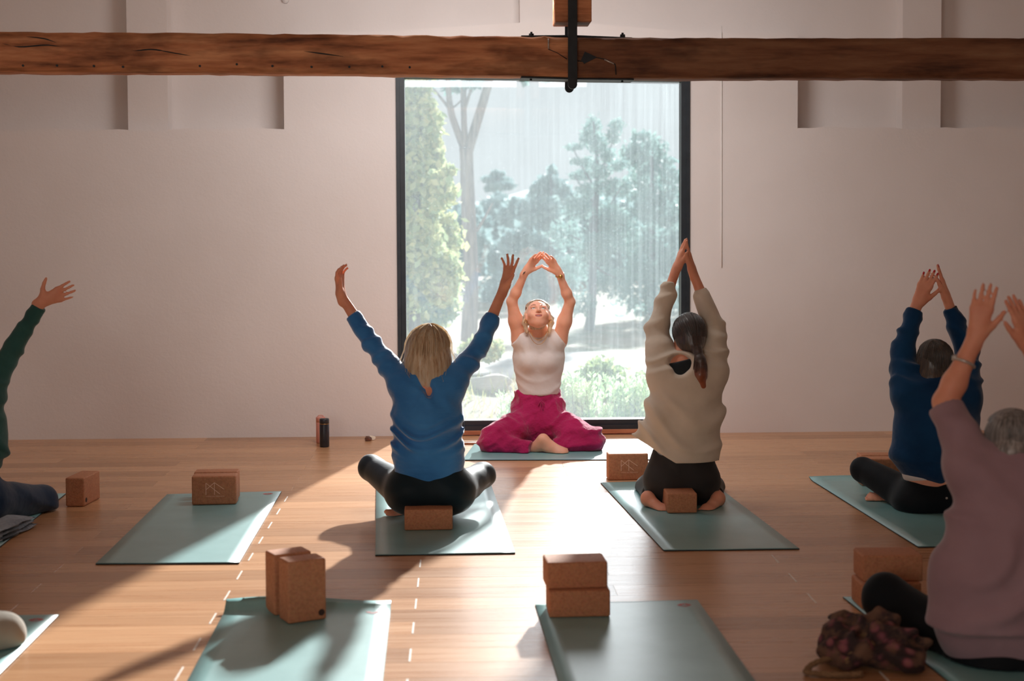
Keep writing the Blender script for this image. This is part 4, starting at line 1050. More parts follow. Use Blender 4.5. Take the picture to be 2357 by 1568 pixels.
    Hs.chain([J(985, 812, 7.225), J(985, 840, 7.215), J(986, 868, 7.20), J(986, 884, 7.19)], [0.108, 0.112, 0.100, 0.082], 0.03, YN, 0.85, 1)
    Hs.fold = hair_groove(Cc, (0, 0, 1), (0, 1, 0), 34, 0.0028)
    ze = J(985, 887, 7.2).z
    paths = hanging_hair(Cc + Vector((0, -0.01, 0)), (0.106, 0.112, 0.115), 1, 1500, ze, 3, (0, 1), 0.80, crown=(0.012, -0.03), flare=0.10, hemvar=0.014)
    fly = hanging_hair(Cc + Vector((0, -0.01, 0)), (0.116, 0.120, 0.122), 1, 45, ze + 0.02, 9, (0, 1), 0.95, crown=(0.012, -0.03), flare=0.22, hemvar=0.03, jit=0.02)
    hair_mesh(o, Hs, paths + fly, M_['hair_blonde'], 0.006, 0.0017)
    v, f = tube_np([J(1145, 694, 7.32) + Vector((0.024 * math.cos(a), 0.02 * math.sin(a), 0.012 * math.cos(a))) for a in np.linspace(0, 2 * PI, 17)], 0.0014, 5)
    link('bracelet', mesh_np('bracelet', v, f), M_['black_iron'], o, True)
person_blue()

# ---- 2. the teacher, facing the room
def person_teacher():
    Y = 9.6; o = person(Vector((J(1245, 1000, Y).x, Y, 0)), 'smiling blonde teacher facing the class, white cropped top and magenta trousers, arms arched overhead')
    B = Shape(); Cn = J(1238, 728.5, 9.5); tilt = math.radians(35)
    fw_, up_ = (0.0, -math.cos(tilt), math.sin(tilt)), (0, math.sin(tilt), math.cos(tilt))
    P, Mh = head(B, Cn, fw_, up_, 0.99, True)
    B.chain([J(1238, 742, 9.56), J(1239, 768, 9.57), J(1239, 790, 9.58)], [0.052, 0.054, 0.062], 0.03)
    B.chain([J(1239, 800, 9.6), J(1240, 850, 9.6), J(1240, 890, 9.6), J(1240, 925, 9.62), J(1240, 960, 9.64)], [0.125, 0.135, 0.112, 0.118, 0.15], 0.05, YN, 0.62)
    for sh, el, wr in ((J(1196, 782, 9.57), J(1178, 694, 9.50), J(1211, 624, 9.42)), (J(1287, 784, 9.57), J(1312, 695, 9.50), J(1285, 626, 9.42))):
        B.cone(J(1240, 790, 9.58), sh, 0.05, 0.048, 0.045); B.cone(sh, sh.lerp(el, 0.5), 0.050, 0.044, 0.03); B.cone(sh.lerp(el, 0.5), el, 0.044, 0.033, 0.03)
        B.cone(el, el.lerp(wr, 0.3), 0.033, 0.032, 0.015); B.cone(el.lerp(wr, 0.3), wr, 0.032, 0.0195, 0.02)
    pl, pr = (0.55, -0.65, -0.35), (-0.55, -0.65, -0.35)
    tl = hand(B, J(1211, 623, 9.42), J(1243, 582, 9.40) - J(1211, 623, 9.42), pl, 1, 0.165, 0.22, (0.02, 0.05, 0.05), 0.75, 0.2, curls=[(0.25, 0.2, 0.1), (0.15, 0.1, 0.1), (0.0, 0.05, 0.05), (-0.1, 0.05, 0.05)])
    tr = hand(B, J(1285, 625, 9.42), J(1255, 584, 9.39) - J(1285, 625, 9.42), pr, -1, 0.165, 0.22, (0.02, 0.05, 0.05), 0.75, 0.2, curls=[(0.25, 0.2, 0.1), (0.15, 0.1, 0.1), (0.0, 0.05, 0.05), (-0.1, 0.05, 0.05)])
    for hp, kn, an in ((J(1212, 985, 9.6), J(1135, 1018, 9.42), J(1225, 1034, 9.34)), (J(1268, 985, 9.6), J(1358, 1016, 9.42), J(1268, 1030, 9.40))):
        B.cone(hp, kn, 0.08, 0.05, 0.04); B.cone(kn, an, 0.045, 0.032, 0.03)
    foot(B, J(1240, 1026, 9.32), J(1311, 1046, 9.24), (0.15, -0.7, 0.7), 0.044, k=0.025)
    B.cone(J(1236, 1030, 9.33), J(1250, 1012, 9.30), 0.034, 0.032, 0.03); B.cone(J(1250, 1012, 9.30), J(1290, 1040, 9.27), 0.030, 0.024, 0.03)
    blob('body', B, M_['skin_fair'], o, 0.0044)
    # face details
    so = Soup(); bm = bmesh.new(); bmesh.ops.create_icosphere(bm, subdivisions=2, radius=1.0); iv = np.array([v.co[:] for v in bm.verts]); iff = np.array([[v.index for v in f.verts] for f in bm.faces]); bm.free()
    Mx = np.array(Mh)
    def ellm(c, r_, M=Mx): return (iv * np.array(r_)) @ M + np.array(tuple(c)), iff
    for sx in (-1, 1):
        ey = join_meshes('eye', [ellm(P(sx * 0.031, 0.0795, 0.0070), (0.0125, 0.0098, 0.0070))], M_['white'], o)
        ir = join_meshes('iris', [ellm(P(sx * 0.031, 0.0855, 0.0100), (0.0062, 0.0040, 0.0058))], M_['iris'], ey); ir.location = (0, 0, 0)
        join_meshes('eyelashes', [tube_np([P(sx * 0.031 + 0.0160 * math.cos(a), 0.0888 - 0.005 * math.cos(a) ** 2, 0.0088 + 0.0046 * math.sin(a)) for a in np.linspace(0.1, PI - 0.1, 9)], 0.0011, 5)], M_['iris'], o)
        join_meshes('eyebrow', [tube_np([P(sx * (0.015 + 0.034 * t), 0.0945 - 0.017 * t * t, 0.0290 + 0.006 * math.sin(PI * t * 0.75)) for t in np.linspace(0, 1, 7)], [0.0014, 0.0019, 0.002, 0.0019, 0.0016, 0.0012, 0.0008], 6)], M_['brow'], o)
    ang = np.linspace(0, PI, 15)
    upl = [P(0.0285 * math.cos(a), 0.0958 - 0.0105 * math.cos(a) ** 2, -0.0455 + 0.0065 * abs(math.cos(a)) ** 2.2) for a in ang]
    lol = [P(0.0285 * math.cos(a), 0.0955 - 0.0108 * math.cos(a) ** 2, -0.0470 - 0.0105 * math.sin(a) + 0.0080 * abs(math.cos(a)) ** 2.2) for a in ang]
    rad = [0.0008 + 0.0021 * math.sin(a) for a in ang]
    join_meshes('upper_lip', [tube_np(upl, rad, 8)], M_['lips'], o); join_meshes('lower_lip', [tube_np(lol, [q * 1.15 for q in rad], 8)], M_['lips'], o)
    teeth = [ellm(P(x, 0.0900 - 12 * x * x, -0.0488 + 5 * x * x), (0.0031, 0.0024, 0.0042)) for x in np.linspace(-0.0175, 0.0175, 8)]
    join_meshes('teeth', teeth, M_['white'], o)
    join_meshes('mouth_cavity', [ellm(P(0, 0.078, -0.0500), (0.0240, 0.006, 0.0075))], mottled('mouth_dark', srgb(90, 26, 26), srgb(110, 36, 32), 30, 0.6), o)
    for sx in (-1, 1):
        c = P(sx * 0.081, 0.002, -0.036)
        join_meshes('hoop_earring', [tube_np([c + Vector((0.008 * math.cos(a), 0.004 * math.sin(a), 0.010 * math.sin(a))) for a in np.linspace(0, 2 * PI, 17)], 0.0022, 7)], M_['gold'], o)
    for dr, w in ((0.058, 0.052), (0.085, 0.062)):
        join_meshes('necklace', [tube_np(smooth_path([J(1238, 760, 9.55) + Vector((w * math.cos(a), -0.055 - 0.035 * math.sin(a) - (0.012 if dr > 0.06 else 0.008), -dr * math.sin(a) ** 1.4)) for a in np.linspace(0.02, PI - 0.02, 9)], 3), 0.0016, 5)], M_['gold'], o)
    wc = J(1281, 630, 9.43); wd_ = (J(1285, 626, 9.42) - J(1312, 695, 9.50)).normalized(); a_ = wd_.cross(Vector((0, 1, 0))).normalized(); b_ = wd_.cross(a_)
    wc = J(1288.5, 633, 9.43)
    wt = empty('wristwatch', wc); wt.parent = o; wt.location = wc - o.location
    w1 = tube_np([wc + a_ * 0.0265 * math.cos(q) + b_ * 0.0265 * math.sin(q) for q in np.linspace(0, 2 * PI, 21)], 0.0045, 6)
    x = link('watch_strap', mesh_np('watch_strap', *w1), M_['gold'], wt, True)
    bm = bmesh.new(); bmesh.ops.create_cone(bm, cap_ends=True, segments=20, radius1=0.013, radius2=0.012, depth=0.008, matrix=Matrix.Translation(wc + b_ * -0.027 * (1 if b_.y > 0 else -1)) @ Matrix.Rotation(PI / 2, 4, 'X')); link('watch_dial', bm_mesh('watch_dial', bm), M_['gold'], wt, True)
    # small inked mark on the forearm
    ft = J(1206.5, 628.5, 9.395)
    tt = [tube_np([J(1203.5, 632, 9.394), J(1206, 628, 9.392), J(1209, 625.5, 9.392)], 0.0022, 5), tube_np([J(1204.5, 627.5, 9.393), J(1208, 629.5, 9.393)], 0.0016, 5)]
    join_meshes('forearm_tattoo', tt, M_['black_iron'], o)
    # top
    S = Shape()
    S.chain([J(1240, 800, 9.6), J(1240, 822, 9.6), J(1240, 862, 9.6), J(1240, 888, 9.6)], [0.150, 0.158, 0.136, 0.127], 0.05, YN, 0.64)
    S.cone(J(1240, 882, 9.6), J(1240, 906, 9.6), 0.128, 0.133, 0.02, YN, 0.66, '+', 1)
    for sx in (-1, 1):
        S.ell(J(1240 + sx * 20, 833, 9.525), (0.058, 0.055, 0.055), 0.05)
        S.cone(J(1240 + sx * 14, 785, 9.58), J(1240 + sx * 30, 786, 9.57), 0.056, 0.062, 0.035)
        S.cone(J(1240 + sx * 26, 794, 9.57), J(1240 + sx * 50, 776, 9.565), 0.066, 0.0655, 0.03, None, 1, '+', 1)
    S.cone(J(1240, 790, 9.57), J(1239, 777, 9.565), 0.075, 0.0655, 0.03, None, 1, '+', 1)
    cc = J(1240, 840, 9.6); S.fold = addf(ufold(cc, 75, 0.0030, 3.0, 0.4, lambda X: np.clip((cc.z - 0.01 - X[:, 2]) / 0.05, 0, 1)), bands((1, 0, 0.3), 120, 0.0016, 0.3, lambda X: np.clip((X[:, 2] - cc.z - 0.06) / 0.04, 0, 1)))
    blob('cropped_top', S, M_['white_tee'], o, 0.005)
    # trousers
    G = Shape()
    G.chain([J(1239, 917, 9.62), J(1239, 940, 9.62), J(1240, 970, 9.62)], [0.135, 0.168, 0.200], 0.05, YN, 0.68)
    G.ell(J(1240, 1000, 9.62), (0.19, 0.14, 0.11), 0.05)
    for kx, ky, ax, ay, aY, hx in ((1137, 1016, 1222, 1034, 9.30, 1208), (1356, 1014, 1275, 1030, 9.36, 1272)):
        hp = J(hx, 975, 9.55); kn = J(kx, ky, 9.40); an = J(ax, ay, aY)
        G.cone(hp, hp.lerp(kn, 0.55), 0.105, 0.102, 0.06); G.cone(hp.lerp(kn, 0.55), kn, 0.102, 0.090, 0.05)
        G.ell(kn, (0.098, 0.09, 0.094), 0.04)
        G.cone(kn + Vector((0, -0.02, -0.015)), an, 0.072, 0.052, 0.03, None, 1, '+', 1)
    ck = J(1240, 985, 9.5)
    wm = lambda X: np.clip((X[:, 2] - J(1240, 960, 9.6).z) / 0.06, 0, 1)
    def sidem(s_): return lambda X: np.clip((s_ * (X[:, 0] - ck.x) - 0.06) / 0.08, 0, 1)
    S_l = (J(1137, 1016, 9.4) - J(1210, 975, 9.55)); S_r = (J(1356, 1014, 9.4) - J(1272, 975, 9.55))
    G.fold = addf(bands((1, 0.1, 0.1), 120, 0.0042, 0.1, wm), bands((0.35, 0.2, 1), 62, 0.0085, 0.9, sidem(-1), 0.8), bands((-0.35, 0.2, 1), 62, 0.0085, 2.2, sidem(1), 0.8), bands((0.8, 0.4, 0.5), 45, 0.005, 0.4), bands((-0.5, 0.3, 0.9), 110, 0.0022, 1.4))
    trs = blob('trousers', G, M_['magenta_linen'], o, 0.0055)
    W_ = Shape(); W_.cone(J(1239, 917, 9.615), J(1239, 909, 9.61), 0.139, 0.137, 0.01, YN, 0.68, '+', 1)
    W_.fold = lambda X: (0.0022 * np.sin(np.arctan2(X[:, 0] - ck.x, 9.61 - X[:, 1]) * 60)).astype(X.dtype)
    x = blob('waistband', W_, M_['magenta_linen'], trs, 0.004); x.location = (0, 0, 0) if trs.location.length > 0 else x.location
    dr = []
    kp_ = J(1246, 923, 9.50)
    for e in ((-0.020, -0.008, -0.030), (0.020, -0.008, -0.026), (-0.006, -0.012, -0.065), (0.010, -0.012, -0.060)):
        dr.append(tube_np(smooth_path([kp_, kp_ + Vector((e[0] * 0.7, -0.012, e[2] * 0.4)), kp_ + Vector(e)], 4), 0.0032, 6))
    x = join_meshes('drawstring', dr, M_['magenta_linen'], trs); x.location = (0, 0, 0) if trs.location.length > 0 else x.location
    # hair, drawn back
    Hs = Shape(); Hs.ell(P(0, -0.016, 0.031), [0.0765, 0.0955, 0.0855], 0.02, Mh)
    Hs.ell(P(0, 0.070, 0.000), [0.066, 0.078, 0.080], 0.012, Mh, '-')
    Hs.chain([P(0, -0.09, -0.02), J(1238, 770, 9.68), J(1238, 800, 9.71)], [0.055, 0.045, 0.03], 0.03)
    for sx in (-1, 1): Hs.chain([P(sx * 0.070, -0.02, 0.03), P(sx * 0.086, -0.03, -0.03), P(sx * 0.074, -0.05, -0.085)], [0.016, 0.017, 0.012], 0.02)
    Hs.fold = hair_groove(P(0, 0, 0), up_, fw_, 40, 0.0015)
    rr = random.Random(4); paths = []
    for i in range(420):
        a = rr.uniform(-1.25, 1.25); h0 = Vector((0.076 * math.sin(a), 0.052 * math.cos(a) * 1.0, 0.030 + 0.068 * math.cos(a)))
        p0 = P(h0.x * 0.97, h0.y, h0.z * 0.99); p3 = P(h0.x * 0.75, -0.10, h0.z * 0.5 - 0.01); p1 = P(h0.x * 1.09, 0.015, h0.z + 0.018 + rr.uniform(0, 0.004)); p2 = P(h0.x * 1.06, -0.055, h0.z * 0.95 + 0.012)
        paths.append(smooth_path([p0, p1, p2, p3], 2))
    for i in range(60):
        sx = rr.choice((-1, 1)); p0 = P(sx * 0.078, -0.01, 0.03); e = J(1238 + sx * rr.uniform(22, 34), rr.uniform(745, 788), 9.62)
        paths.append(smooth_path([p0, P(sx * rr.uniform(0.088, 0.105), -0.02, -0.02), e.lerp(p0, 0.3) + Vector((sx * rr.uniform(0, 0.02), 0, 0)), e], 3))
    hair_mesh(o, Hs, paths, M_['hair_blonde2'], 0.0045, 0.0013)
person_teacher()

# ---- 3. kneeling woman in cream
def person_cream():
    Y = 7.62; o = person(Vector((J(1580, 1100, Y).x, Y, 0)), 'ponytailed woman in loose cream jumper kneeling astride a cork block, palms joined overhead')
    Cn = J(1587, 775, 7.62); B = Shape()
    head(B, Cn, (-0.15, 1, 0.10), (0, -0.1, 1))
    B.chain([J(1578, 800, 7.60), J(1574, 845, 7.57)], [0.050, 0.055], 0.03)
    B.chain([J(1578, 865, 7.57), J(1577, 930, 7.58), J(1576, 1000, 7.6), J(1574, 1060, 7.62), J(1572, 1100, 7.62)], [0.125, 0.12, 0.11, 0.13, 0.15], 0.05, YN, 0.65)
    for sh, el, wr in ((J(1530, 858, 7.57), J(1511, 755, 7.66), J(1556, 620, 7.70)), (J(1634, 852, 7.57), J(1645, 755, 7.66), J(1594, 625, 7.70))):
        B.cone(J(1580, 866, 7.57), sh, 0.05, 0.045, 0.04); B.cone(sh, el, 0.045, 0.034, 0.03); B.cone(el, el.lerp(wr, 0.35), 0.035, 0.033, 0.02); B.cone(el.lerp(wr, 0.35), wr, 0.033, 0.0215, 0.02)
    tl = hand(B, J(1556, 620, 7.70), J(1575, 560, 7.70) - J(1556, 620, 7.70), (0.95, 0.1, -0.25), -1, 0.172, 0.05, (0.0, 0.04, 0.04), 0.45, 0.15)
    tr = hand(B, J(1594, 624, 7.70), J(1581, 562, 7.70) - J(1594, 624, 7.70), (-0.95, 0.1, -0.2), 1, 0.172, 0.05, (0.0, 0.04, 0.04), 0.45, 0.15)
    for hx, kx, ax, tx in ((1535, 1492, 1494, 1532), (1610, 1642, 1650, 1626)):
        B.cone(J(hx, 1110, 7.66), J(kx, 1128, 7.98), 0.08, 0.055, 0.04); B.cone(J(kx, 1132, 7.98), J(ax, 1140, 7.62), 0.045, 0.031, 0.03)
        foot(B, J(ax - (3 if ax < 1580 else -3), 1146, 7.53), J(tx + (6 if ax < 1580 else -6), 1184, 7.385), (0, 0.25, -1), 0.046, side=1 if ax < 1580 else -1)
        B.ell(J(ax - (3 if ax < 1580 else -3), 1148, 7.52), (0.036, 0.036, 0.040), 0.02)
    blob('body', B, M_['skin_tan'], o, 0.0054)
    T_ = Shape(); T_.chain([J(1577, 856, 7.573), J(1578, 880, 7.573), J(1577, 930, 7.58)], [0.137, 0.139, 0.132], 0.04, YN, 0.70); T_.cut(J(1577, 829, 7.50), (-0.25, 0, 1))
    blob('dark_vest', T_, M_['bra'], o, 0.006)
    V_ = Shape(); V_.cone(J(1574, 1030, 7.6), J(1573, 1048, 7.61), 0.148, 0.150, 0.01, YN, 0.7, '+', 1); V_.fold = bands((0.3, 0, 1), 150, 0.002, 0.3)
    blob('undershirt', V_, M_['grey_towel'], o, 0.006)
    S = Shape()
    S.chain([J(1582, 878, 7.56), J(1578, 930, 7.57), J(1572, 985, 7.59), J(1574, 1040, 7.6), J(1576, 1095, 7.6)], [0.168, 0.178, 0.180, 0.170, 0.166], 0.06, YN, 0.70)
    S.chain([J(1532, 862, 7.57), J(1582, 868, 7.56), J(1634, 856, 7.57)], [0.078, 0.070, 0.078], 0.05, YN, 0.85)
    S.cone(J(1545, 960, 7.55), J(1478, 1012, 7.62), 0.07, 0.030, 0.08, YN, 0.6)
    S.cone(J(1500, 990, 7.58), J(1458, 1012, 7.62), 0.035, 0.020, 0.05, YN, 0.5)
    for sh, el, cf, rr in ((J(1528, 862, 7.57), J(1512, 760, 7.66), J(1538, 668, 7.68), 1), (J(1637, 856, 7.57), J(1644, 758, 7.66), J(1617, 680, 7.68), 1)):
        S.cone(sh, sh.lerp(el, 0.5), 0.085, 0.074, 0.05); S.cone(sh.lerp(el, 0.5), el, 0.074, 0.060, 0.03); S.cone(el, cf, 0.060, 0.044, 0.02)
        d = (cf - el).normalized(); S.cone(cf - d * 0.02, cf + d * 0.038, 0.0385, 0.036, 0.004, None, 1, '+', 1)
    S.ell(J(1566, 832, 7.46), (0.058, 0.085, 0.072), 0.02, None, '-')
    S.cut(J(1498, 1030, 7.55), (-0.52, 0, -0.85)); S.cut(J(1590, 1066, 7.49), (0, 0, -1))
    c0 = J(1586, 960, 7.58); mid = lambda X: np.clip((c0.z + 0.16 - X[:, 2]) / 0.1, 0, 1) * np.clip((X[:, 2] - (c0.z - 0.20)) / 0.05, 0.3, 1)
    arm = lambda X: np.clip((X[:, 2] - J(1580, 860, 7.6).z) / 0.04, 0, 1)
    S.fold = addf(ufold(c0, 42, 0.0140, 2.6, 1.1, mid, (0.45, 0, 1), 0.25), bands((0.25, 0.5, 1), 60, 0.0062, 1.0, arm, 0.8), bands((1, 0, 0.6), 30, 0.004, 0.6, mid))
    blob('jumper', S, M_['cream_knit'], o, 0.006)
    G = Shape()
    G.chain([J(1572, 1045, 7.62), J(1570, 1080, 7.62), J(1569, 1105, 7.62)], [0.145, 0.165, 0.178], 0.05, YN, 0.74)
    for hx, kx, ky, ax in ((1531, 1491, 1122, 1494), (1608, 1640, 1122, 1649)):
        G.ell(J(hx, 1108, 7.60), (0.108, 0.118, 0.092), 0.05)
        G.cone(J(hx - (4 if hx < 1570 else -4), 1108, 7.66), J(kx, ky, 7.98), 0.09, 0.070, 0.04)
        G.cone(J(kx, 1130, 7.98), J(ax, 1138, 7.64), 0.058, 0.040, 0.02, None, 1, '+', 1)
    G.cone(J(1540, 1120, 7.66), J(1540, 1150, 7.66), 0.04, 0.045, 0.02)
    G.fold = bands((1, 0, 0.4), 70, 0.002, 0.4, lambda X: np.clip((X[:, 2] - J(1570, 1090, 7.6).z) / 0.05, 0, 1))
    blob('leggings', G, M_['charcoal_leggings'], o, 0.0065)
    R = (0.083, 0.101, 0.093); Cc = J(1587, 763, 7.605); tie = J(1606, 806, 7.50)
    Hs = Shape(); Hs.ell(Cc, R, 0.02); Hs.cone(Cc + Vector((0.0, -0.03, -0.05)), Cc + Vector((0.0, -0.02, -0.10)), 0.072, 0.055, 0.03)
    Hs.ell(Cc + Vector((0, 0.10, -0.08)), (0.07, 0.07, 0.09), 0.02, None, '-')
    Hs.cone(Cc + Vector((0.01, -0.05, -0.07)), tie, 0.055, 0.022, 0.03)
    Hs.chain([tie, J(1612, 830, 7.475), J(1611, 862, 7.47), J(1614, 890, 7.475), J(1617, 903, 7.48)], [0.018, 0.026, 0.033, 0.026, 0.010], 0.02)
    Hs.fold = hair_groove(Cc, (0, 0, 1), (0, 1, 0), 30, 0.0012)
    def hl(r): a = r.uniform(0, 2 * PI); return Vector((math.cos(a), 0.75 + r.uniform(-0.4, 0.1), math.sin(a) * 0.9 + 0.15))
    paths = pulled_hair(Cc, (0.086, 0.104, 0.096), tie, 900, 2, hl)
    rr = random.Random(8)
    for i in range(420):
        a = rr.uniform(0, 2 * PI); q = rr.uniform(0.2, 1); e = Vector((math.cos(a) * 0.034 * q, math.sin(a) * 0.026 * q, 0)); L_ = rr.uniform(0.75, 1.05)
        p0 = tie + e * 0.4; p3 = J(1615, 806 + 100 * L_, 7.48) + e * 0.55
        paths.append(smooth_path([p0, J(1611, 832, 7.472) + e, J(1611, 866, 7.468) + e * 1.15, p3], 3))
    hair_mesh(o, Hs, paths, M_['hair_pony'], 0.0055, 0.0015)
    v, f = tube_np([tie + Vector((0.019 * math.cos(a), 0.008 * math.sin(a), 0.017 * math.sin(a))) for a in np.linspace(0, 2 * PI, 17)], 0.0055, 7)
    link('hair_tie', mesh_np('hair_tie', v, f), M_['bra'], o, True)
z_a, z_b = J(1610, 905, 7.48).z, J(1610, 830, 7.48).z
M_['hair_pony'] = hairmat('hair_brown_copper_tips', srgb(24, 14, 10), srgb(44, 26, 18), srgb(70, 42, 28), (z_b, z_a, srgb(170, 84, 36)))
person_cream()

# ---- 4. woman in navy
def person_navy():
    Y = 7.35; o = person(Vector((J(2150, 1100, Y).x, Y, 0)), 'dark-haired woman in navy sweatshirt and black leggings seated cross-legged, hands joined overhead')
    B = Shape(); Cn = J(2150, 838, 7.40); head(B, Cn, (-0.35, 1, 0.1), (0, -0.1, 1))
    B.chain([J(2150, 870, 7.39), J(2150, 905, 7.37)], [0.05, 0.055], 0.03)
    B.chain([J(2150, 915, 7.35), J(2150, 980, 7.35), J(2150, 1050, 7.35), J(2150, 1110, 7.35), J(2150, 1150, 7.35)], [0.125, 0.12, 0.115, 0.13, 0.15], 0.05, YN, 0.65)
    AR = ((J(2092, 905, 7.36), J(2076, 812, 7.44), J(2111, 700, 7.44)), (J(2218, 905, 7.36), J(2226, 812, 7.44), J(2181, 692, 7.44)))
    for sh, el, wr in AR:
        B.cone(J(2150, 915, 7.36), sh, 0.05, 0.045, 0.04); B.cone(sh, el, 0.045, 0.034, 0.03); B.cone(el, el.lerp(wr, 0.35), 0.035, 0.033, 0.02); B.cone(el.lerp(wr, 0.35), wr, 0.033, 0.0215, 0.02)
    pn1, pn2 = (0.55, 0.83, -0.1), (-0.9, 0.35, 0)
    tl = hand(B, J(2112, 697, 7.44), J(2138, 638, 7.43) - J(2112, 697, 7.44), pn1, -1, 0.186, 0.035, (0.05, 0.06, 0.05), 0.62, 0.15, tw=1.1)
    tr = hand(B, J(2180, 688, 7.44), J(2166, 636, 7.46) - J(2180, 688, 7.44), pn2, 1, 0.182, 0.03, (0.0, 0.05, 0.05), 0.5, 0.15, tw=1.08)
    B.cone(J(2100, 1150, 7.40), J(1987, 1082, 7.75), 0.08, 0.05, 0.04); B.cone(J(1987, 1088, 7.75), J(2130, 1170, 7.62), 0.045, 0.032, 0.03)
    B.cone(J(2205, 1150, 7.40), J(2305, 1090, 7.72), 0.08, 0.05, 0.04); B.cone(J(2305, 1095, 7.72), J(2080, 1160, 7.62), 0.045, 0.032, 0.03)
    foot(B, J(2082, 1160, 7.60), J(1990, 1142, 7.62), (0, -0.5, 0.85), 0.044, side=-1)
    foot(B, J(2135, 1166, 7.62), J(2215, 1160, 7.60), (0, -0.5, 0.85), 0.042)
    blob('body', B, M_['skin_tan'], o, 0.0054)
    nails(tl, pn1, M_['nail_red'], o, range(5), 0.0062); nails(tr, pn2, M_['nail_red'], o, range(5), 0.006)
    wr, el = AR[1][2], AR[1][1]; d = (wr - el).normalized(); a_ = d.cross(Vector((0, 1, 0))).normalized(); b_ = d.cross(a_); wc = wr - d * 0.045
    v, f = tube_np([wc + a_ * 0.0275 * math.cos(q) + b_ * 0.026 * math.sin(q) for q in np.linspace(0, 2 * PI, 21)], 0.0065, 7); link('fitness_band', mesh_np('fitness_band', v, f), M_['black_iron'], o, True)
    S = Shape()
    S.chain([J(2152, 920, 7.36), J(2154, 965, 7.36), J(2152, 1010, 7.36), J(2150, 1035, 7.36)], [0.175, 0.198, 0.205, 0.205], 0.06, YN, 0.68)
    S.cone(J(2150, 1025, 7.36), J(2149, 1055, 7.36), 0.208, 0.207, 0.02, YN, 0.70, '+', 1)
    S.chain([J(2095, 905, 7.36), J(2152, 900, 7.36), J(2215, 905, 7.36)], [0.085, 0.074, 0.085], 0.05, YN, 0.85)
    for (sh, el, wr) in AR:
        cf = el.lerp(wr, 0.68); sh = sh + Vector((0, 0, -0.01))
        S.cone(sh, sh.lerp(el, 0.5), 0.085, 0.072, 0.05); S.cone(sh.lerp(el, 0.5), el, 0.072, 0.058, 0.03); S.cone(el, cf, 0.060, 0.046, 0.02)
        d = (cf - el).normalized(); S.cone(cf - d * 0.02, cf + d * 0.05, 0.039, 0.037, 0.003, None, 1, '+', 1)
    c0 = J(2150, 980, 7.36); arm = lambda X: np.clip((X[:, 2] - J(2150, 900, 7.36).z) / 0.04, 0, 1)
    S.fold = addf(bands((0.2, 0.5, 1), 66, 0.0075, 0.6, arm, 0.7), ufold(c0, 36, 0.0095, -1.5, 0.4, lambda X: 1 - arm(X), (0.9, 0, 0.5), 0.5))
    blob('sweatshirt', S, M_['navy_knit'], o, 0.006)
    U = Shape(); U.chain([J(2140, 1055, 7.36), J(2138, 1085, 7.36)], [0.125, 0.128], 0.02, YN, 0.74); U.cone(J(2138, 1080, 7.36), J(2138, 1101, 7.36), 0.130, 0.127, 0.02, YN, 0.74, '+', 1)
    U.fold = bands((0.25, 0, 1), 130, 0.0035, 0.3); blob('undershirt', U, M_['white_tee'], o, 0.006)
    G = Shape()
    G.cone(J(2148, 1106, 7.36), J(2150, 1140, 7.36), 0.134, 0.165, 0.04, YN, 0.76)
    for hx, kx, ky, kY, ax, ay in ((2108, 1986, 1080, 7.75, 2125, 1170), (2195, 2305, 1088, 7.72, 2105, 1163)):
        G.ell(J(hx, 1152, 7.36), (0.112, 0.125, 0.100), 0.05); G.cone(J(hx, 1150, 7.40), J(kx, ky, kY), 0.098, 0.063, 0.05)
        G.cone(J(kx, ky + 4, kY), J(ax, ay, 7.62), 0.060, 0.038, 0.03, None, 1, '+', 1)
    G.fold = bands((0.6, 0.1, 1), 50, 0.0016, 0.4)
    blob('leggings', G, M_['black_leggings'], o, 0.006)
    bm = bmesh.new(); bmesh.ops.create_circle(bm, cap_ends=True, segments=16, radius=0.006, matrix=Matrix.Translation(J(2179, 1147, 7.232)) @ Matrix.Rotation(PI / 2, 4, 'X')); link('reflective_dot', bm_mesh('reflective_dot', bm), M_['steel'], o)
    R = (0.086, 0.102, 0.098); Cc = J(2152, 827, 7.385); Hs = Shape(); Hs.ell(Cc, R, 0.02)
    Hs.chain([J(2152, 845, 7.355), J(2150, 880, 7.335), J(2148, 905, 7.325)], [0.088, 0.082, 0.06], 0.03, YN, 0.75); Hs.fold = hair_groove(Cc, (0, 0, 1), (0, 1, 0), 30, 0.0018)
    Hs.ell(Cc + Vector((-0.035, 0.10, -0.04)), (0.07, 0.075, 0.09), 0.02, None, '-')
    paths = hanging_hair(Cc, (0.089, 0.105, 0.101), 1, 1000, J(2150, 903, 7.33).z, 13, (-0.35, 0.93), 0.72, crown=(-0.01, -0.03), hemvar=0.01)
    hair_mesh(o, Hs, paths, M_['hair_dark'], 0.006, 0.0016)
person_navy()

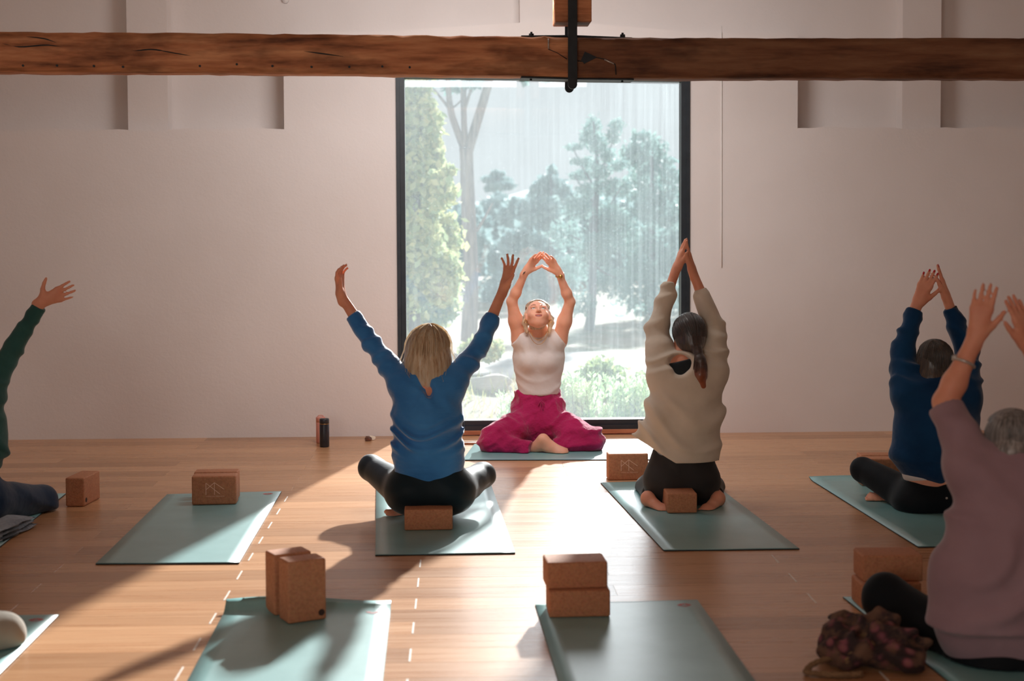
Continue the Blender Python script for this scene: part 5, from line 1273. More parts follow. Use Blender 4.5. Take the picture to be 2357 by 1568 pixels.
# ---- 5. grey-haired woman in mauve, nearest the camera
def person_mauve():
    Y = 4.85; o = person(Vector((J(2330, 1400, Y).x, Y, 0)), 'grey-haired woman in mauve tee and black trousers cut by the right edge, both hands raised')
    B = Shape(); Cn = J(2326, 1020, 4.95); head(B, Cn, (-0.25, 1, 0.12), (0, -0.1, 1))
    B.chain([J(2322, 1065, 4.93), J(2322, 1120, 4.90)], [0.053, 0.06], 0.03)
    B.chain([J(2325, 1130, 4.88), J(2328, 1250, 4.86), J(2330, 1400, 4.85), J(2330, 1500, 4.85), J(2330, 1560, 4.85)], [0.135, 0.14, 0.14, 0.15, 0.17], 0.05, YN, 0.65)
    AR = ((J(2240, 1075, 4.90), J(2176, 926, 5.05), J(2246, 776, 5.05)), (J(2425, 1075, 4.90), J(2458, 930, 5.05), J(2368, 796, 5.05)))
    for sh, el, wr in AR:
        B.cone(J(2325, 1110, 4.9), sh, 0.06, 0.05, 0.05); B.cone(sh, el, 0.050, 0.040, 0.03); B.cone(el, el.lerp(wr, 0.3), 0.043, 0.041, 0.02); B.cone(el.lerp(wr, 0.3), wr, 0.041, 0.025, 0.02)
    pn1, pn2 = (0.35, 0.93, 0), (-0.55, 0.83, 0)
    hand(B, J(2246, 774, 5.05), J(2262, 700, 5.04) - J(2246, 774, 5.05), pn1, -1, 0.190, 0.035, (0.06, 0.08, 0.06), 0.7, 0.1, tw=1.08)
    hand(B, J(2367, 794, 5.05), J(2344, 718, 5.04) - J(2367, 794, 5.05), pn2, 1, 0.190, 0.045, (0.06, 0.1, 0.1), 0.55, 0.1, tw=1.08)
    B.cone(J(2240, 1530, 4.88), J(2040, 1372, 5.25), 0.09, 0.06, 0.04); B.cone(J(2040, 1385, 5.25), J(2300, 1585, 4.98), 0.05, 0.035, 0.03)
    B.cone(J(2420, 1530, 4.88), J(2600, 1385, 5.22), 0.09, 0.06, 0.04); B.cone(J(2600, 1395, 5.22), J(2350, 1570, 5.0), 0.05, 0.035, 0.03)
    foot(B, J(2300, 1592, 5.0), J(2170, 1590, 4.97), (0, -0.3, 0.9), 0.045); foot(B, J(2360, 1580, 5.02), J(2480, 1580, 5.0), (0, -0.3, 0.9), 0.045)
    blob('body', B, M_['skin_tan'], o, 0.006)
    sh, el, wr = AR[0]; d = (wr - el).normalized(); a_ = d.cross(Vector((0, 1, 0))).normalized(); b_ = d.cross(a_); wc = el.lerp(wr, 0.60)
    v, f = tube_np([wc + (a_ * math.cos(q) + b_ * math.sin(q)) * 0.0375 + d * 0.006 * math.sin(q) for q in np.linspace(0, 2 * PI, 25)], 0.0050, 7); link('pale_bangle', mesh_np('pale_bangle', v, f), M_['steel'], o, True)
    wa = J(2196, 826, 5.03); bm = bmesh.new(); bmesh.ops.create_uvsphere(bm, u_segments=14, v_segments=8, radius=0.011, matrix=Matrix.Translation(el.lerp(wr, 0.62) + a_ * (0.036 if a_.x < 0 else -0.036))); link('bangle_charm', bm_mesh('bangle_charm', bm), M_['steel'], o, True)
    S = Shape()
    S.chain([J(2326, 1150, 4.88), J(2330, 1220, 4.87), J(2332, 1320, 4.86), J(2334, 1395, 4.86)], [0.185, 0.200, 0.245, 0.280], 0.07, YN, 0.66)
    S.cone(J(2334, 1380, 4.86), J(2334, 1432, 4.86), 0.278, 0.302, 0.03, YN, 0.66, '+', 1)
    S.chain([J(2244, 1085, 4.9), J(2325, 1105, 4.89), J(2420, 1085, 4.9)], [0.080, 0.088, 0.080], 0.06, YN, 0.85)
    for (sh, el, wr) in AR:
        cf = sh.lerp(el, 0.95); S.cone(sh + Vector((0, 0, -0.02)), sh.lerp(el, 0.5), 0.085, 0.066, 0.05); S.cone(sh.lerp(el, 0.5), cf, 0.066, 0.060, 0.02, None, 1, '+', 1)
    c0 = J(2330, 1250, 4.87)
    S.fold = addf(ufold(c0, 50, 0.0140, -1.6, 0.2, lambda X: np.clip((c0.z + 0.12 - X[:, 2]) / 0.12, 0, 1) * np.clip((X[:, 2] - J(2330, 1470, 4.86).z) / 0.12, 0.25, 1), (0.85, 0, -0.55), 0.5), bands((0.6, 0.2, 0.8), 44, 0.009, 1.2, lambda X: np.clip((X[:, 2] - c0.z - 0.05) / 0.08, 0, 1)))
    blob('loose_tee', S, M_['mauve_tee'], o, 0.007)
    G = Shape(); G.cone(J(2330, 1480, 4.85), J(2330, 1545, 4.85), 0.19, 0.21, 0.05, YN, 0.8)
    for hx, kx, ky, kY, ax, ay, aY in ((2270, 2037, 1372, 5.25, 2240, 1590, 4.98), (2390, 2605, 1380, 5.22, 2420, 1580, 5.0)):
        G.ell(J(hx, 1550, 4.85), (0.135, 0.15, 0.115), 0.05); G.cone(J(hx - (20 if hx < 2330 else -20), 1530, 4.9), J(kx, ky, kY), 0.118, 0.078, 0.06)
        G.cone(J(kx, ky + 6, kY), J(ax, ay, aY), 0.076, 0.060, 0.04, None, 1, '+', 1)
    G.fold = bands((0.4, 0.3, 1), 36, 0.003, 0.4); blob('trousers', G, M_['black_leggings'], o, 0.008)
    R = (0.084, 0.102, 0.097); Cc = J(2328, 1008, 4.93); Hs = Shape(); Hs.ell(Cc, R, 0.02); Hs.cone(J(2330, 1045, 4.88), J(2334, 1088, 4.87), 0.070, 0.048, 0.03)
    Hs.ell(Cc + Vector((-0.03, 0.10, -0.05)), (0.08, 0.07, 0.085), 0.02, None, '-'); Hs.fold = hair_groove(Cc, (0, 0, 1), (0, 1, 0), 26, 0.0022)
    paths = hanging_hair(Cc, (0.087, 0.105, 0.100), 1, 900, J(2330, 1088, 4.88).z, 23, (-0.25, 0.96), 0.60, crown=(-0.005, -0.035), hemvar=0.01)
    hair_mesh(o, Hs, paths, M_['hair_grey'], 0.006, 0.0017)
person_mauve()

# ---- 6, 7. the two people cut by the left edge
def person_edge(label, cx, hy, Y, top_m, leg_m, arm_px, hand_d, pn, side, knee, shin, hem_y, kr, skinm, hair_m, half=0.17, sleeve=True):
    o = person(Vector((J(cx, 1100, Y).x, Y, 0)), label); k = 3400 / Y
    P_ = lambda dx, dz, dy=0: J(cx, hy, Y) + Vector((dx, dy, dz))                 # offsets from the head centre
    B = Shape(); Cn = P_(0, 0); head(B, Cn, (0, 1, 0.1), (0, -0.1, 1)); B.cone(P_(0, -0.08, -0.01), P_(0, -0.18, -0.02), 0.05, 0.055, 0.03)
    zb = -Cn.z + 0.12
    B.chain([P_(0, -0.22), P_(0, -0.4), P_(0, zb + 0.02)], [0.12, 0.12, 0.15], 0.05, YN, 0.65)
    sh, el, wr = arm_px; shL = Vector((2 * Cn.x - sh.x, sh.y, sh.z)); elL = Vector((2 * Cn.x - el.x, el.y, el.z)); wrL = Vector((2 * Cn.x - wr.x, wr.y, wr.z))
    for a, b_, c_ in ((sh, el, wr), (shL, elL, wrL)):
        B.cone(P_(0, -0.20), a, 0.05, 0.045, 0.04); B.cone(a, b_, 0.045, 0.035, 0.03); B.cone(b_, c_, 0.036, 0.0225, 0.02)
    hand(B, wr, hand_d, pn, side, 0.175, 0.08, (0.0, 0.12, 0.12), 1.15, -0.1)
    hd = Vector(hand_d); pnv = Vector(pn); hand(B, wrL, (-hd.x, hd.y, hd.z), (-pnv.x, pnv.y, pnv.z), -side, 0.175, 0.13, (0.0, 0.12, 0.12), 1.15, -0.1)
    kL = Vector((2 * Cn.x - knee.x, knee.y, knee.z)); sL = Vector((2 * Cn.x - shin.x, shin.y + 0.06, shin.z))
    for s_, kk_, ss in ((1, knee, shin), (-1, kL, sL)):
        B.cone(P_(0.09 * s_, zb), kk_, 0.08, kr * 0.7, 0.04); B.cone(kk_, ss, kr * 0.65, 0.032, 0.03); foot(B, ss, ss + Vector((-0.18 * s_, -0.01, -0.005)), (0, -0.4, 0.9), 0.042)
    blob('body', B, skinm, o, 0.006)
    S = Shape(); zh = J(cx, hem_y, Y).z - Cn.z
    S.chain([P_(0, -0.26), P_(0, -0.40), P_(0, zh + 0.05)], [half * 0.95, half, half * 1.08], 0.06, YN, 0.68); S.cone(P_(0, zh + 0.06), P_(0, zh), half * 1.08, half * 1.12, 0.02, YN, 0.68, '+', 1)
    for a, b_, c_ in ((sh, el, wr), (shL, elL, wrL)):
        S.cone(P_(0, -0.23), a, 0.07, 0.065, 0.05); S.cone(a, b_, 0.066, 0.050, 0.04); cf = b_.lerp(c_, 0.9); S.cone(b_, cf, 0.050, 0.036, 0.02, None, 1, '+', 1)
    S.fold = addf(bands((0.6, 0.2, 0.8), 75, 0.005, 0.7), bands((1, 0, 0.3), 34, 0.004, 0.2)); blob('long_sleeved_top', S, top_m, o, 0.007)
    G = Shape(); G.cone(P_(0, zh + 0.04), P_(0, zb), 0.15, 0.17, 0.05, YN, 0.76)
    for s_, kk_, ss in ((1, knee, shin), (-1, kL, sL)):
        G.ell(P_(0.09 * s_, zb), (0.115, 0.13, 0.105), 0.05); G.cone(P_(0.11 * s_, zb + 0.01), kk_, 0.10, kr, 0.05); G.cone(kk_, ss, kr * 0.95, 0.05, 0.04, None, 1, '+', 1)
    G.fold = addf(bands((0.5, 0.3, 0.8), 55, 0.004, 0.4)); blob('trousers', G, leg_m, o, 0.007)
    Hs = Shape(); Hs.ell(P_(0, 0.02, -0.012), (0.086, 0.10, 0.104), 0.02); Hs.ell(P_(0, -0.04, 0.10), (0.07, 0.07, 0.09), 0.02, None, '-'); Hs.cone(P_(0, -0.04, -0.05), P_(0, -0.14, -0.06), 0.07, 0.05, 0.03)
    Hs.fold = hair_groove(Cn, (0, 0, 1), (0, 1, 0), 28, 0.002); hair_mesh(o, Hs, [], hair_m, 0.007)
    return o
person_edge('person in green sleeves at the left edge, one raised arm and navy knee showing', -88, 800, 7.25, M_['green_knit'], M_['navy_leggings'],
            (J(-22, 908, 7.25), J(20, 818, 7.32), J(97, 694, 7.30)), J(150, 672, 7.30) - J(97, 694, 7.30), (0.0, 1, 0.15), 1, J(96, 1153, 7.62), J(-40, 1178, 7.42), 1054, 0.078, M_['skin_tan'], M_['hair_dark'], 0.185)
person_edge('person at the lower left edge with only a pale trousered knee in view', -300, 1040, 4.95, M_['beige_pants'], M_['beige_pants'],
            (J(-215, 1130, 4.95), J(-200, 960, 5.05), J(-230, 800, 5.05)), Vector((0.1, 0, 1)), (-1, 0.2, 0), 1, J(8, 1458, 5.18), J(-190, 1530, 4.98), 1400, 0.068, M_['skin_tan'], M_['hair_dark'], 0.18)
print('people', round(time.time() - T0, 1))

# ---- bag of patterned cloth with rope handles, and the folded towel
def bag():
    Y = 4.82; c = J(2000, 1520, Y); o = empty('cloth_bag', Vector((c.x, Y, 0)), 'crumpled floral cloth bag with rope handles on the floor beside the mauve-shirted woman', 'bag')
    m, t, b = newmat('floral_cloth'); v = coords(t)
    vo = N(t, 'ShaderNodeTexVoronoi'); vo.inputs['Scale'].default_value = 22; t.links.new(v, vo.inputs['Vector'])
    f1 = noise(t, v, 14, 4, 0.6)
    r = ramp(t, vo.outputs['Distance'], [(0.12, srgb(136, 84, 84)), (0.26, srgb(130, 72, 82)), (0.42, srgb(66, 38, 42)), (0.6, srgb(44, 30, 30))])
    mx = N(t, 'ShaderNodeMix', data_type='RGBA', blend_type='MIX'); t.links.new(ramp(t, f1, [(0.45, (0, 0, 0, 1)), (0.6, (1, 1, 1, 1))]).outputs[0], mx.inputs[0]); t.links.new(r.outputs[0], mx.inputs[6]); mx.inputs[7].default_value = srgb(104, 76, 60)
    t.links.new(mx.outputs[2], b.inputs['Base Color']); b.inputs['Roughness'].default_value = 0.9
    S = Shape(); g = lambda px, py, Yd=0: J(px, py + 24, Y + Yd)
    for px, py, yd, r_ in ((1950, 1478, 0.12, (0.085, 0.09, 0.07)), (2010, 1470, 0.08, (0.08, 0.09, 0.085)), (2050, 1510, 0.0, (0.09, 0.10, 0.07)), (1960, 1520, -0.02, (0.10, 0.08, 0.055)), (2085, 1540, -0.06, (0.07, 0.08, 0.05)), (1925, 1500, 0.05, (0.045, 0.07, 0.05))):
        p = g(px, py, yd); p.z = max(p.z, r_[2] * 0.9); S.ell(p, r_, 0.05)
    S.fold = addf(bands((0.7, 0.3, 0.7), 62, 0.013, 0.3, None, 1.0), bands((-0.6, 0.5, 0.7), 80, 0.010, 1.9, None, 1.0), bands((0.2, 1, 0.3), 110, 0.005, 1.1))
    S.cut((0, 0, 0.004), (0, 0, -1)); blob('bag_body', S, m, o, 0.006)
    rope = mottled('jute_rope', srgb(112, 84, 58), srgb(146, 114, 82), 90, 0.95, bstr=0.6, bscale=160)
    def rp(pts):
        P_ = smooth_path([J(px, py + 24, Y + yd) for px, py, yd in pts], 6)
        for q in P_: q.z = max(q.z, 0.012)
        n_ = len(P_); out = []
        for s_ in range(3):
            pl = []
            for i, q in enumerate(P_):
                tn = (P_[min(i + 1, n_ - 1)] - P_[max(i - 1, 0)]).normalized(); a = tn.cross(Vector((0, 0, 1))).normalized(); b_ = tn.cross(a); an = i * 0.9 + s_ * 2 * PI / 3
                pl.append(q + (a * math.cos(an) + b_ * math.sin(an)) * 0.0055)
            out.append(tube_np(pl, 0.0058, 6))
        return join_meshes('rope_handle', out, rope, o)
    rp([(1935, 1492, -0.02), (1895, 1496, -0.06), (1862, 1512, -0.08), (1856, 1535, -0.10), (1880, 1543, -0.12), (1940, 1545, -0.14), (1985, 1536, -0.13)])
    rp([(1912, 1500, -0.03), (1920, 1465, 0.02), (1950, 1446, 0.03), (2000, 1440, 0.02), (2035, 1452, 0.0), (2045, 1480, -0.06)])
    rp([(1945, 1500, -0.1), (1975, 1470, -0.06), (2010, 1458, -0.05)])
bag()
def towel():
    a, b_ = onz(-60, 1262), onz(52, 1212); c = (a + b_) / 2
    o = empty('folded_towel', Vector((c.x, c.y, 0)), 'grey folded towel with dark end stripe on the mat at the left edge', 'towel')
    d = (b_ - a).normalized(); s_ = Vector((-d.y, d.x, 0)); so = Soup(); nn = 24
    for lay in range(3):
        V = []; Fq = []; L = (b_ - a).length; w = 0.16 - 0.006 * lay; z0 = 0.012 + lay * 0.020
        for j in range(2):
            for i in range(nn + 1):
                for q in range(9):
                    u = i / nn; vv = q / 8; p = c + d * (u - 0.5) * L * (1 - 0.02 * lay) + s_ * (vv - 0.5) * w
                    ed = min(vv, 1 - vv, u, 1 - u) * 12; rnd = 0.009 * min(1, ed) ** 0.5
                    V.append((p.x, p.y, z0 + (rnd if j else -rnd) + 0.004 * math.sin(u * 14 + lay * 2 + vv * 4)))
        m0 = (nn + 1) * 9
        for i in range(nn):
            for q in range(8):
                e = i * 9 + q; Fq.append((e, e + 1, e + 10, e + 9)); Fq.append((m0 + e, m0 + e + 9, m0 + e + 10, m0 + e + 1))
        for i in range(nn): Fq.append((i * 9, i * 9 + 9, m0 + i * 9 + 9, m0 + i * 9)); Fq.append((i * 9 + 8, m0 + i * 9 + 8, m0 + i * 9 + 17, i * 9 + 17))
        so.add(V, Fq)
    link('towel_fold', so.mesh('towel_fold'), M_['grey_towel'], o, True)
    e = onz(30, 1240); st_ = []
    for lay in range(3):
        p = c - d * 0.02 - s_ * 0.082 + Vector((0, 0, 0.012 + lay * 0.02)); st_.append(tube_np([p - d * 0.1, p, p + d * 0.05], 0.004, 6))
    join_meshes('dark_stripe', st_, M_['bra'], o)
towel()
print('all', round(time.time() - T0, 1))
# ------------------------------------------------------------------ outside: ground, hills, trees, shrubs
m, t, b = newmat('dry_ground'); v = coords(t)
f1 = noise(t, v, 0.7, 4, 0.6); f2 = noise(t, v, 7, 4, 0.7)
r = ramp(t, f1, [(0.36, srgb(84, 96, 66)), (0.5, srgb(134, 122, 102)), (0.66, srgb(148, 134, 120))])
mx = N(t, 'ShaderNodeMix', data_type='RGBA', blend_type='MULTIPLY'); mx.inputs[0].default_value = 0.35
t.links.new(r.outputs[0], mx.inputs[6]); t.links.new(ramp(t, f2, [(0.3, (0.5, 0.5, 0.45, 1)), (0.7, (1, 1, 1, 1))]).outputs[0], mx.inputs[7]); t.links.new(mx.outputs[2], b.inputs['Base Color'])
b.inputs['Roughness'].default_value = 0.95; M_['ground'] = m
M_['path'] = mottled('pale_path', srgb(150, 146, 150), srgb(164, 160, 160), 2, 0.9, bstr=0.3)
def ground_z(x, y):
    return -0.55 + 0.05 * math.sin(x * 0.5 + y * 0.3) + 0.04 * math.sin(y * 0.9 + x) + (0.25 * math.exp(-((x + 1.5) ** 2) / 6 - ((y - 17) ** 2) / 6))
nx, ny = 60, 70; V = []; Fq = []
ys = YW + 0.27 + (np.linspace(0, 1, ny) ** 2.2) * 130
for y in ys:
    for x in np.linspace(-1, 1, nx): xx = x * (8 + y * 0.8); V.append((xx, y, ground_z(xx, y)))
for j in range(ny - 1):
    for i in range(nx - 1): a = j * nx + i; Fq.append((a, a + 1, a + nx + 1, a + nx))
tag(link('ground', mesh_np('ground', V, Fq), M_['ground'], None, True), kind='structure')
# pale path crossing behind the shrubs
pp = [(-6, 21.5), (-1.5, 20.6), (1.2, 19.6), (4, 20.2), (9, 22.5)]; V = []; Fq = []
sp = smooth_path([Vector((x, y, 0)) for x, y in pp], 10)
for i, p in enumerate(sp):
    w = 1.5
    for s_ in (-1, -0.5, 0, 0.5, 1): V.append((p.x, p.y + s_ * w, ground_z(p.x, p.y + s_ * w) + 0.03))
for i in range(len(sp) - 1):
    for j in range(4): a = i * 5 + j; Fq.append((a, a + 5, a + 6, a + 1))
tag(link('path', mesh_np('path', V, Fq), M_['path'], None, True), kind='structure')
def leafmat(name, c0, c1, tr=0.35):
    m, t, b = newmat(name); v = coords(t); out = t.nodes['Material Output']
    oi = N(t, 'ShaderNodeNewGeometry')
    r = ramp(t, oi.outputs['Random Per Island'], [(0.0, c0), (1.0, c1)])
    t.links.new(r.outputs[0], b.inputs['Base Color']); b.inputs['Roughness'].default_value = 0.6
    tl = N(t, 'ShaderNodeBsdfTranslucent'); t.links.new(r.outputs[0], tl.inputs[0]); mxs = N(t, 'ShaderNodeMixShader'); mxs.inputs[0].default_value = tr
    t.links.new(b.outputs[0], mxs.inputs[1]); t.links.new(tl.outputs[0], mxs.inputs[2]); t.links.new(mxs.outputs[0], out.inputs[0]); return m
M_['leaf_green'] = leafmat('leaf_green', srgb(132, 160, 118), srgb(176, 192, 130))  # leaf tones from here on are paled to stand in for air haze
M_['leaf_yellow'] = leafmat('leaf_yellow', srgb(158, 182, 140), srgb(206, 204, 150))
M_['leaf_teal'] = leafmat('leaf_teal', srgb(122, 158, 158), srgb(152, 182, 174))
M_['leaf_far_hazed'] = leafmat('leaf_far_hazed', srgb(140, 168, 172), srgb(160, 184, 182), 0.3)
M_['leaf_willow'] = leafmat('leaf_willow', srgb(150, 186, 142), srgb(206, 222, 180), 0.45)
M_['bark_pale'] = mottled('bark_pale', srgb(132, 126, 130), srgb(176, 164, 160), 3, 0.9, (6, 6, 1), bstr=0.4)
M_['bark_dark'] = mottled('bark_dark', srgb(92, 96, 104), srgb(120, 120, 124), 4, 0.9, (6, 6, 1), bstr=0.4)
M_['hill'] = mottled('hazed_wooded_hill', srgb(132, 160, 162), srgb(158, 180, 176), 0.35, 0.95, bstr=0.6, detail=6)  # distance haze mixed into the hill colour
def leaves(cl, size, n, flat=0.8, seed=0, aspect=0.6):
    """cl: list of (centre, radii); returns verts, quads"""
    rg = np.random.default_rng(seed); wv = np.array([r_[0] * r_[1] * r_[2] for _, r_ in cl]) ** 0.67; wv /= wv.sum(); P = []
    for (c, r_), w in zip(cl, wv):
        k = max(8, int(n * w)); d = rg.normal(size=(k, 3)); d /= np.linalg.norm(d, axis=1)[:, None]
        d *= (rg.uniform(0.15, 1, size=(k, 1)) ** 0.5); P.append(np.array(c) + d * np.array(r_) * (1 + np.abs(rg.normal(size=(k, 1))) * 0.22))
    P = np.concatenate(P); k = len(P)
    a = rg.normal(size=(k, 3)); a /= np.linalg.norm(a, axis=1)[:, None]; b_ = rg.normal(size=(k, 3)); b_ = np.cross(a, b_); b_ /= np.linalg.norm(b_, axis=1)[:, None]
    s_ = size * rg.uniform(0.6, 1.4, size=(k, 1)); a *= s_; b_ *= s_ * aspect
    V = np.stack([P - a, P - b_, P + a, P + b_], 1).reshape(-1, 3); return V, np.arange(4 * k).reshape(-1, 4)
def tree(name, label, cat, base, trunk, clusters, lm, bmtl, size, n, seed, group=None, trunk_r=None, extra=(), aspect=0.6):
    o = empty(name, base, label, cat, group)
    parts = []
    for pts, rad in trunk: parts.append(tube_np(smooth_path(pts, 5), np.interp(np.linspace(0, 1, (len(pts) - 1) * 5 + 1), np.linspace(0, 1, len(rad)), rad), 10))
    if parts: join_meshes('trunk', parts, bmtl, o)
    if clusters:
        v, f = leaves(clusters, size, n, seed=seed, aspect=aspect)
        x = link('foliage', mesh_np('foliage', v, f), lm, o); tag(x, kind='stuff')
    return o
def P3(px, py, Y): return at(px, py, Y)
def rpx(r_, Y): return r_ * Y / 3400
def cl_px(lst, Y, dy=0.6, seed=0):
    rg = random.Random(seed); out = []
    for px, py, rx, ry in lst:
        yy = Y + rg.uniform(-dy, dy); out.append((tuple(P3(px, py, yy)), (rpx(rx, Y), max(rpx(rx, Y), 0.25) * 0.8, rpx(ry, Y))))
    return out
# eucalyptus with a forked pale trunk
Y = 22
base = P3(1078, 812, Y); base.z = ground_z(base.x, Y) - 0.05
T1 = [(base, P3(1084, 640, Y), P3(1078, 480, Y), P3(1074, 370, Y), P3(1073, 340, Y)), [rpx(q, Y) for q in (21, 18, 17, 16, 17)]]
T2 = [(P3(1072, 352, Y), P3(1052, 300, Y), P3(1038, 255, Y), P3(1030, 180, Y), P3(1022, 60, Y), P3(1000, -90, Y)), [rpx(q, Y) for q in (9, 8.5, 8, 6, 5, 3)]]
T3 = [(P3(1073, 350, Y), P3(1068, 280, Y), P3(1067, 180, Y), P3(1070, 20, Y), P3(1085, -120, Y)), [rpx(q, Y) for q in (8, 7, 7, 5, 3)]]
T4 = [(P3(1076, 355, Y), P3(1098, 280, Y), P3(1118, 215, Y), P3(1127, 175, Y), P3(1145, 40, Y), P3(1190, -110, Y)), [rpx(q, Y) for q in (12, 11.5, 10.5, 10, 8, 4)]]
T5 = [(P3(1036, 252, Y), P3(1012, 222, Y), P3(990, 195, Y), P3(960, 175, Y)), [rpx(q, Y) for q in (4, 3, 2.5, 2)]]
T6 = [(P3(1070, 250, Y), P3(1084, 205, Y), P3(1090, 170, Y), P3(1100, 60, Y)), [rpx(q, Y) for q in (4, 3.5, 3, 2)]]
T7 = [(P3(1096, 532, Y), P3(1112, 508, Y), P3(1134, 468, Y)), [rpx(q, Y) for q in (5, 3.5, 2)]]
T8 = [(P3(1040, 250, Y), P3(1055, 238, Y), P3(1064, 228, Y)), [rpx(q, Y) for q in (2.5, 2, 2)]]
top = cl_px([(1010, 40, 70, 40), (1100, -20, 90, 60), (1190, -60, 60, 50), (980, 180, 30, 14), (1208, 178, 5, 16), (1258, 184, 10, 7), (1045, 200, 24, 12), (1085, 190, 22, 12)], Y, 1.0, 2)
tree('eucalyptus_tree', 'tall eucalyptus with pale trunk forking in three outside the window', 'tree', base, [T1, T2, T3, T4, T5, T6, T7, T8], top, M_['leaf_teal'], M_['bark_pale'], 0.07, 2600, 4)
# leafy mass at the left of the window
Y = 18
L1 = [(950, 215, 40, 50), (975, 300, 45, 50), (940, 380, 45, 60), (990, 390, 35, 45), (960, 470, 55, 55), (1010, 440, 35, 40), (950, 560, 60, 60), (1010, 540, 50, 60), (960, 650, 65, 60), (1015, 640, 45, 60), (960, 740, 60, 50), (900, 300, 60, 120), (890, 560, 60, 150), (985, 250, 20, 25), (1000, 350, 20, 20), (1035, 395, 14, 12), (1020, 700, 35, 40)]
b0 = P3(955, 800, Y); b0.z = ground_z(b0.x, Y)
tree('broadleaf_tree', 'bushy yellow-green tree filling the left side of the window', 'tree', b0, [[(b0, P3(955, 600, Y), P3(962, 400, Y), P3(968, 240, Y)), [0.09, 0.06, 0.04, 0.015]]], cl_px(L1, Y, 0.7, 3), M_['leaf_yellow'], M_['bark_dark'], 0.052, 13000, 5)
# slender pine in the right half
Y = 26
b0 = P3(1356, 845, Y); b0.z = ground_z(b0.x, Y)
PN = [(1366, 292, 18, 24), (1352, 320, 20, 20), (1376, 330, 22, 22), (1420, 288, 15, 14), (1412, 312, 14, 16), (1318, 338, 16, 8), (1334, 372, 22, 9), (1360, 375, 20, 14), (1398, 358, 18, 16), (1345, 402, 20, 11), (1380, 395, 26, 14), (1420, 380, 20, 14), (1322, 405, 12, 8), (1395, 430, 30, 18), (1350, 440, 24, 16), (1430, 430, 28, 20), (1330, 480, 30, 22), (1400, 500, 42, 30), (1300, 540, 36, 30), (1370, 570, 44, 30), (1440, 540, 40, 40), (1310, 620, 40, 34), (1400, 650, 50, 34), (1330, 700, 40, 26)]
br = [[(b0, P3(1362, 700, Y), P3(1368, 520, Y), P3(1376, 400, Y), P3(1366, 280, Y)), [rpx(q, Y) for q in (13, 11, 8, 5, 2)]]]
for px, py, qx, qy in ((1372, 470, 1322, 405), (1374, 440, 1318, 340), (1376, 410, 1420, 300), (1370, 520, 1430, 430), (1368, 560, 1310, 540), (1366, 610, 1420, 640), (1372, 490, 1440, 520)):
    br.append([(P3(px, py, Y), P3((px + qx) / 2, (py + qy) / 2 + 4, Y + 0.3), P3(qx, qy, Y)), [rpx(3.5, Y), rpx(2.5, Y), rpx(1.2, Y)]])
tree('pine_tree', 'slender pine with tufted crown and dark trunk in the right half of the window', 'tree', b0, br, cl_px(PN, Y, 0.9, 6), M_['leaf_teal'], M_['bark_dark'], 0.05, 9000, 7, aspect=0.3)
Y = 31
RT = [(1480, 330, 30, 28), (1510, 345, 26, 26), (1460, 360, 28, 28), (1500, 400, 44, 44), (1545, 420, 30, 34), (1540, 370, 14, 8), (1470, 430, 36, 40), (1520, 480, 50, 44), (1470, 520, 44, 44), (1560, 520, 40, 60), (1500, 590, 60, 50), (1570, 640, 50, 70), (1470, 660, 50, 60), (1530, 710, 60, 50), (1620, 560, 60, 120)]
b0 = P3(1505, 790, Y); b0.z = ground_z(b0.x, Y)
tree('pine_tree', 'broad full-crowned pine at the right edge of the window', 'tree', b0, [[(b0, P3(1503, 650, Y), P3(1500, 350, Y)), [0.12, 0.09, 0.03]]], cl_px(RT, Y, 1.4, 8), M_['leaf_teal'], M_['bark_dark'], 0.075, 10000, 9, aspect=0.4)
Y = 36
for i, (lst, bx, lab) in enumerate((
    ([(1270, 400, 10, 16), (1262, 425, 24, 20), (1240, 440, 20, 20), (1285, 440, 26, 26), (1250, 490, 36, 34), (1290, 520, 36, 40), (1250, 570, 40, 40), (1280, 640, 46, 50), (1250, 700, 40, 40)], 1268, 'rounded grey-green tree left of the slender pine'),
    ([(1190, 560, 34, 30), (1160, 600, 36, 40), (1200, 640, 40, 40), (1150, 680, 40, 40), (1200, 720, 40, 34)], 1180, 'low bluish tree behind the teacher\'s raised hands'))):
    b0 = P3(bx, 780, Y); b0.z = ground_z(b0.x, Y)
    tree('distant_tree', lab, 'tree', b0, [[(b0, P3(bx + 2, 640, Y), P3(bx, lst[0][1], Y)), [0.13, 0.09, 0.02]]], cl_px(lst, Y, 1.4, 20 + i), M_['leaf_far_hazed'], M_['bark_dark'], 0.09, 4200, 30 + i)
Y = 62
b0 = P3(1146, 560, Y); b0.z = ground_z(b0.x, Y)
tree('distant_tree', 'small flat-topped umbrella pine on the skyline', 'tree', b0, [[(b0, P3(1147, 480, Y), P3(1146, 400, Y)), [0.2, 0.15, 0.05]]], cl_px([(1144, 400, 14, 5), (1140, 414, 26, 6), (1156, 428, 26, 7), (1136, 434, 18, 5)], Y, 0.5, 40), M_['leaf_far_hazed'], M_['bark_dark'], 0.14, 1400, 41)
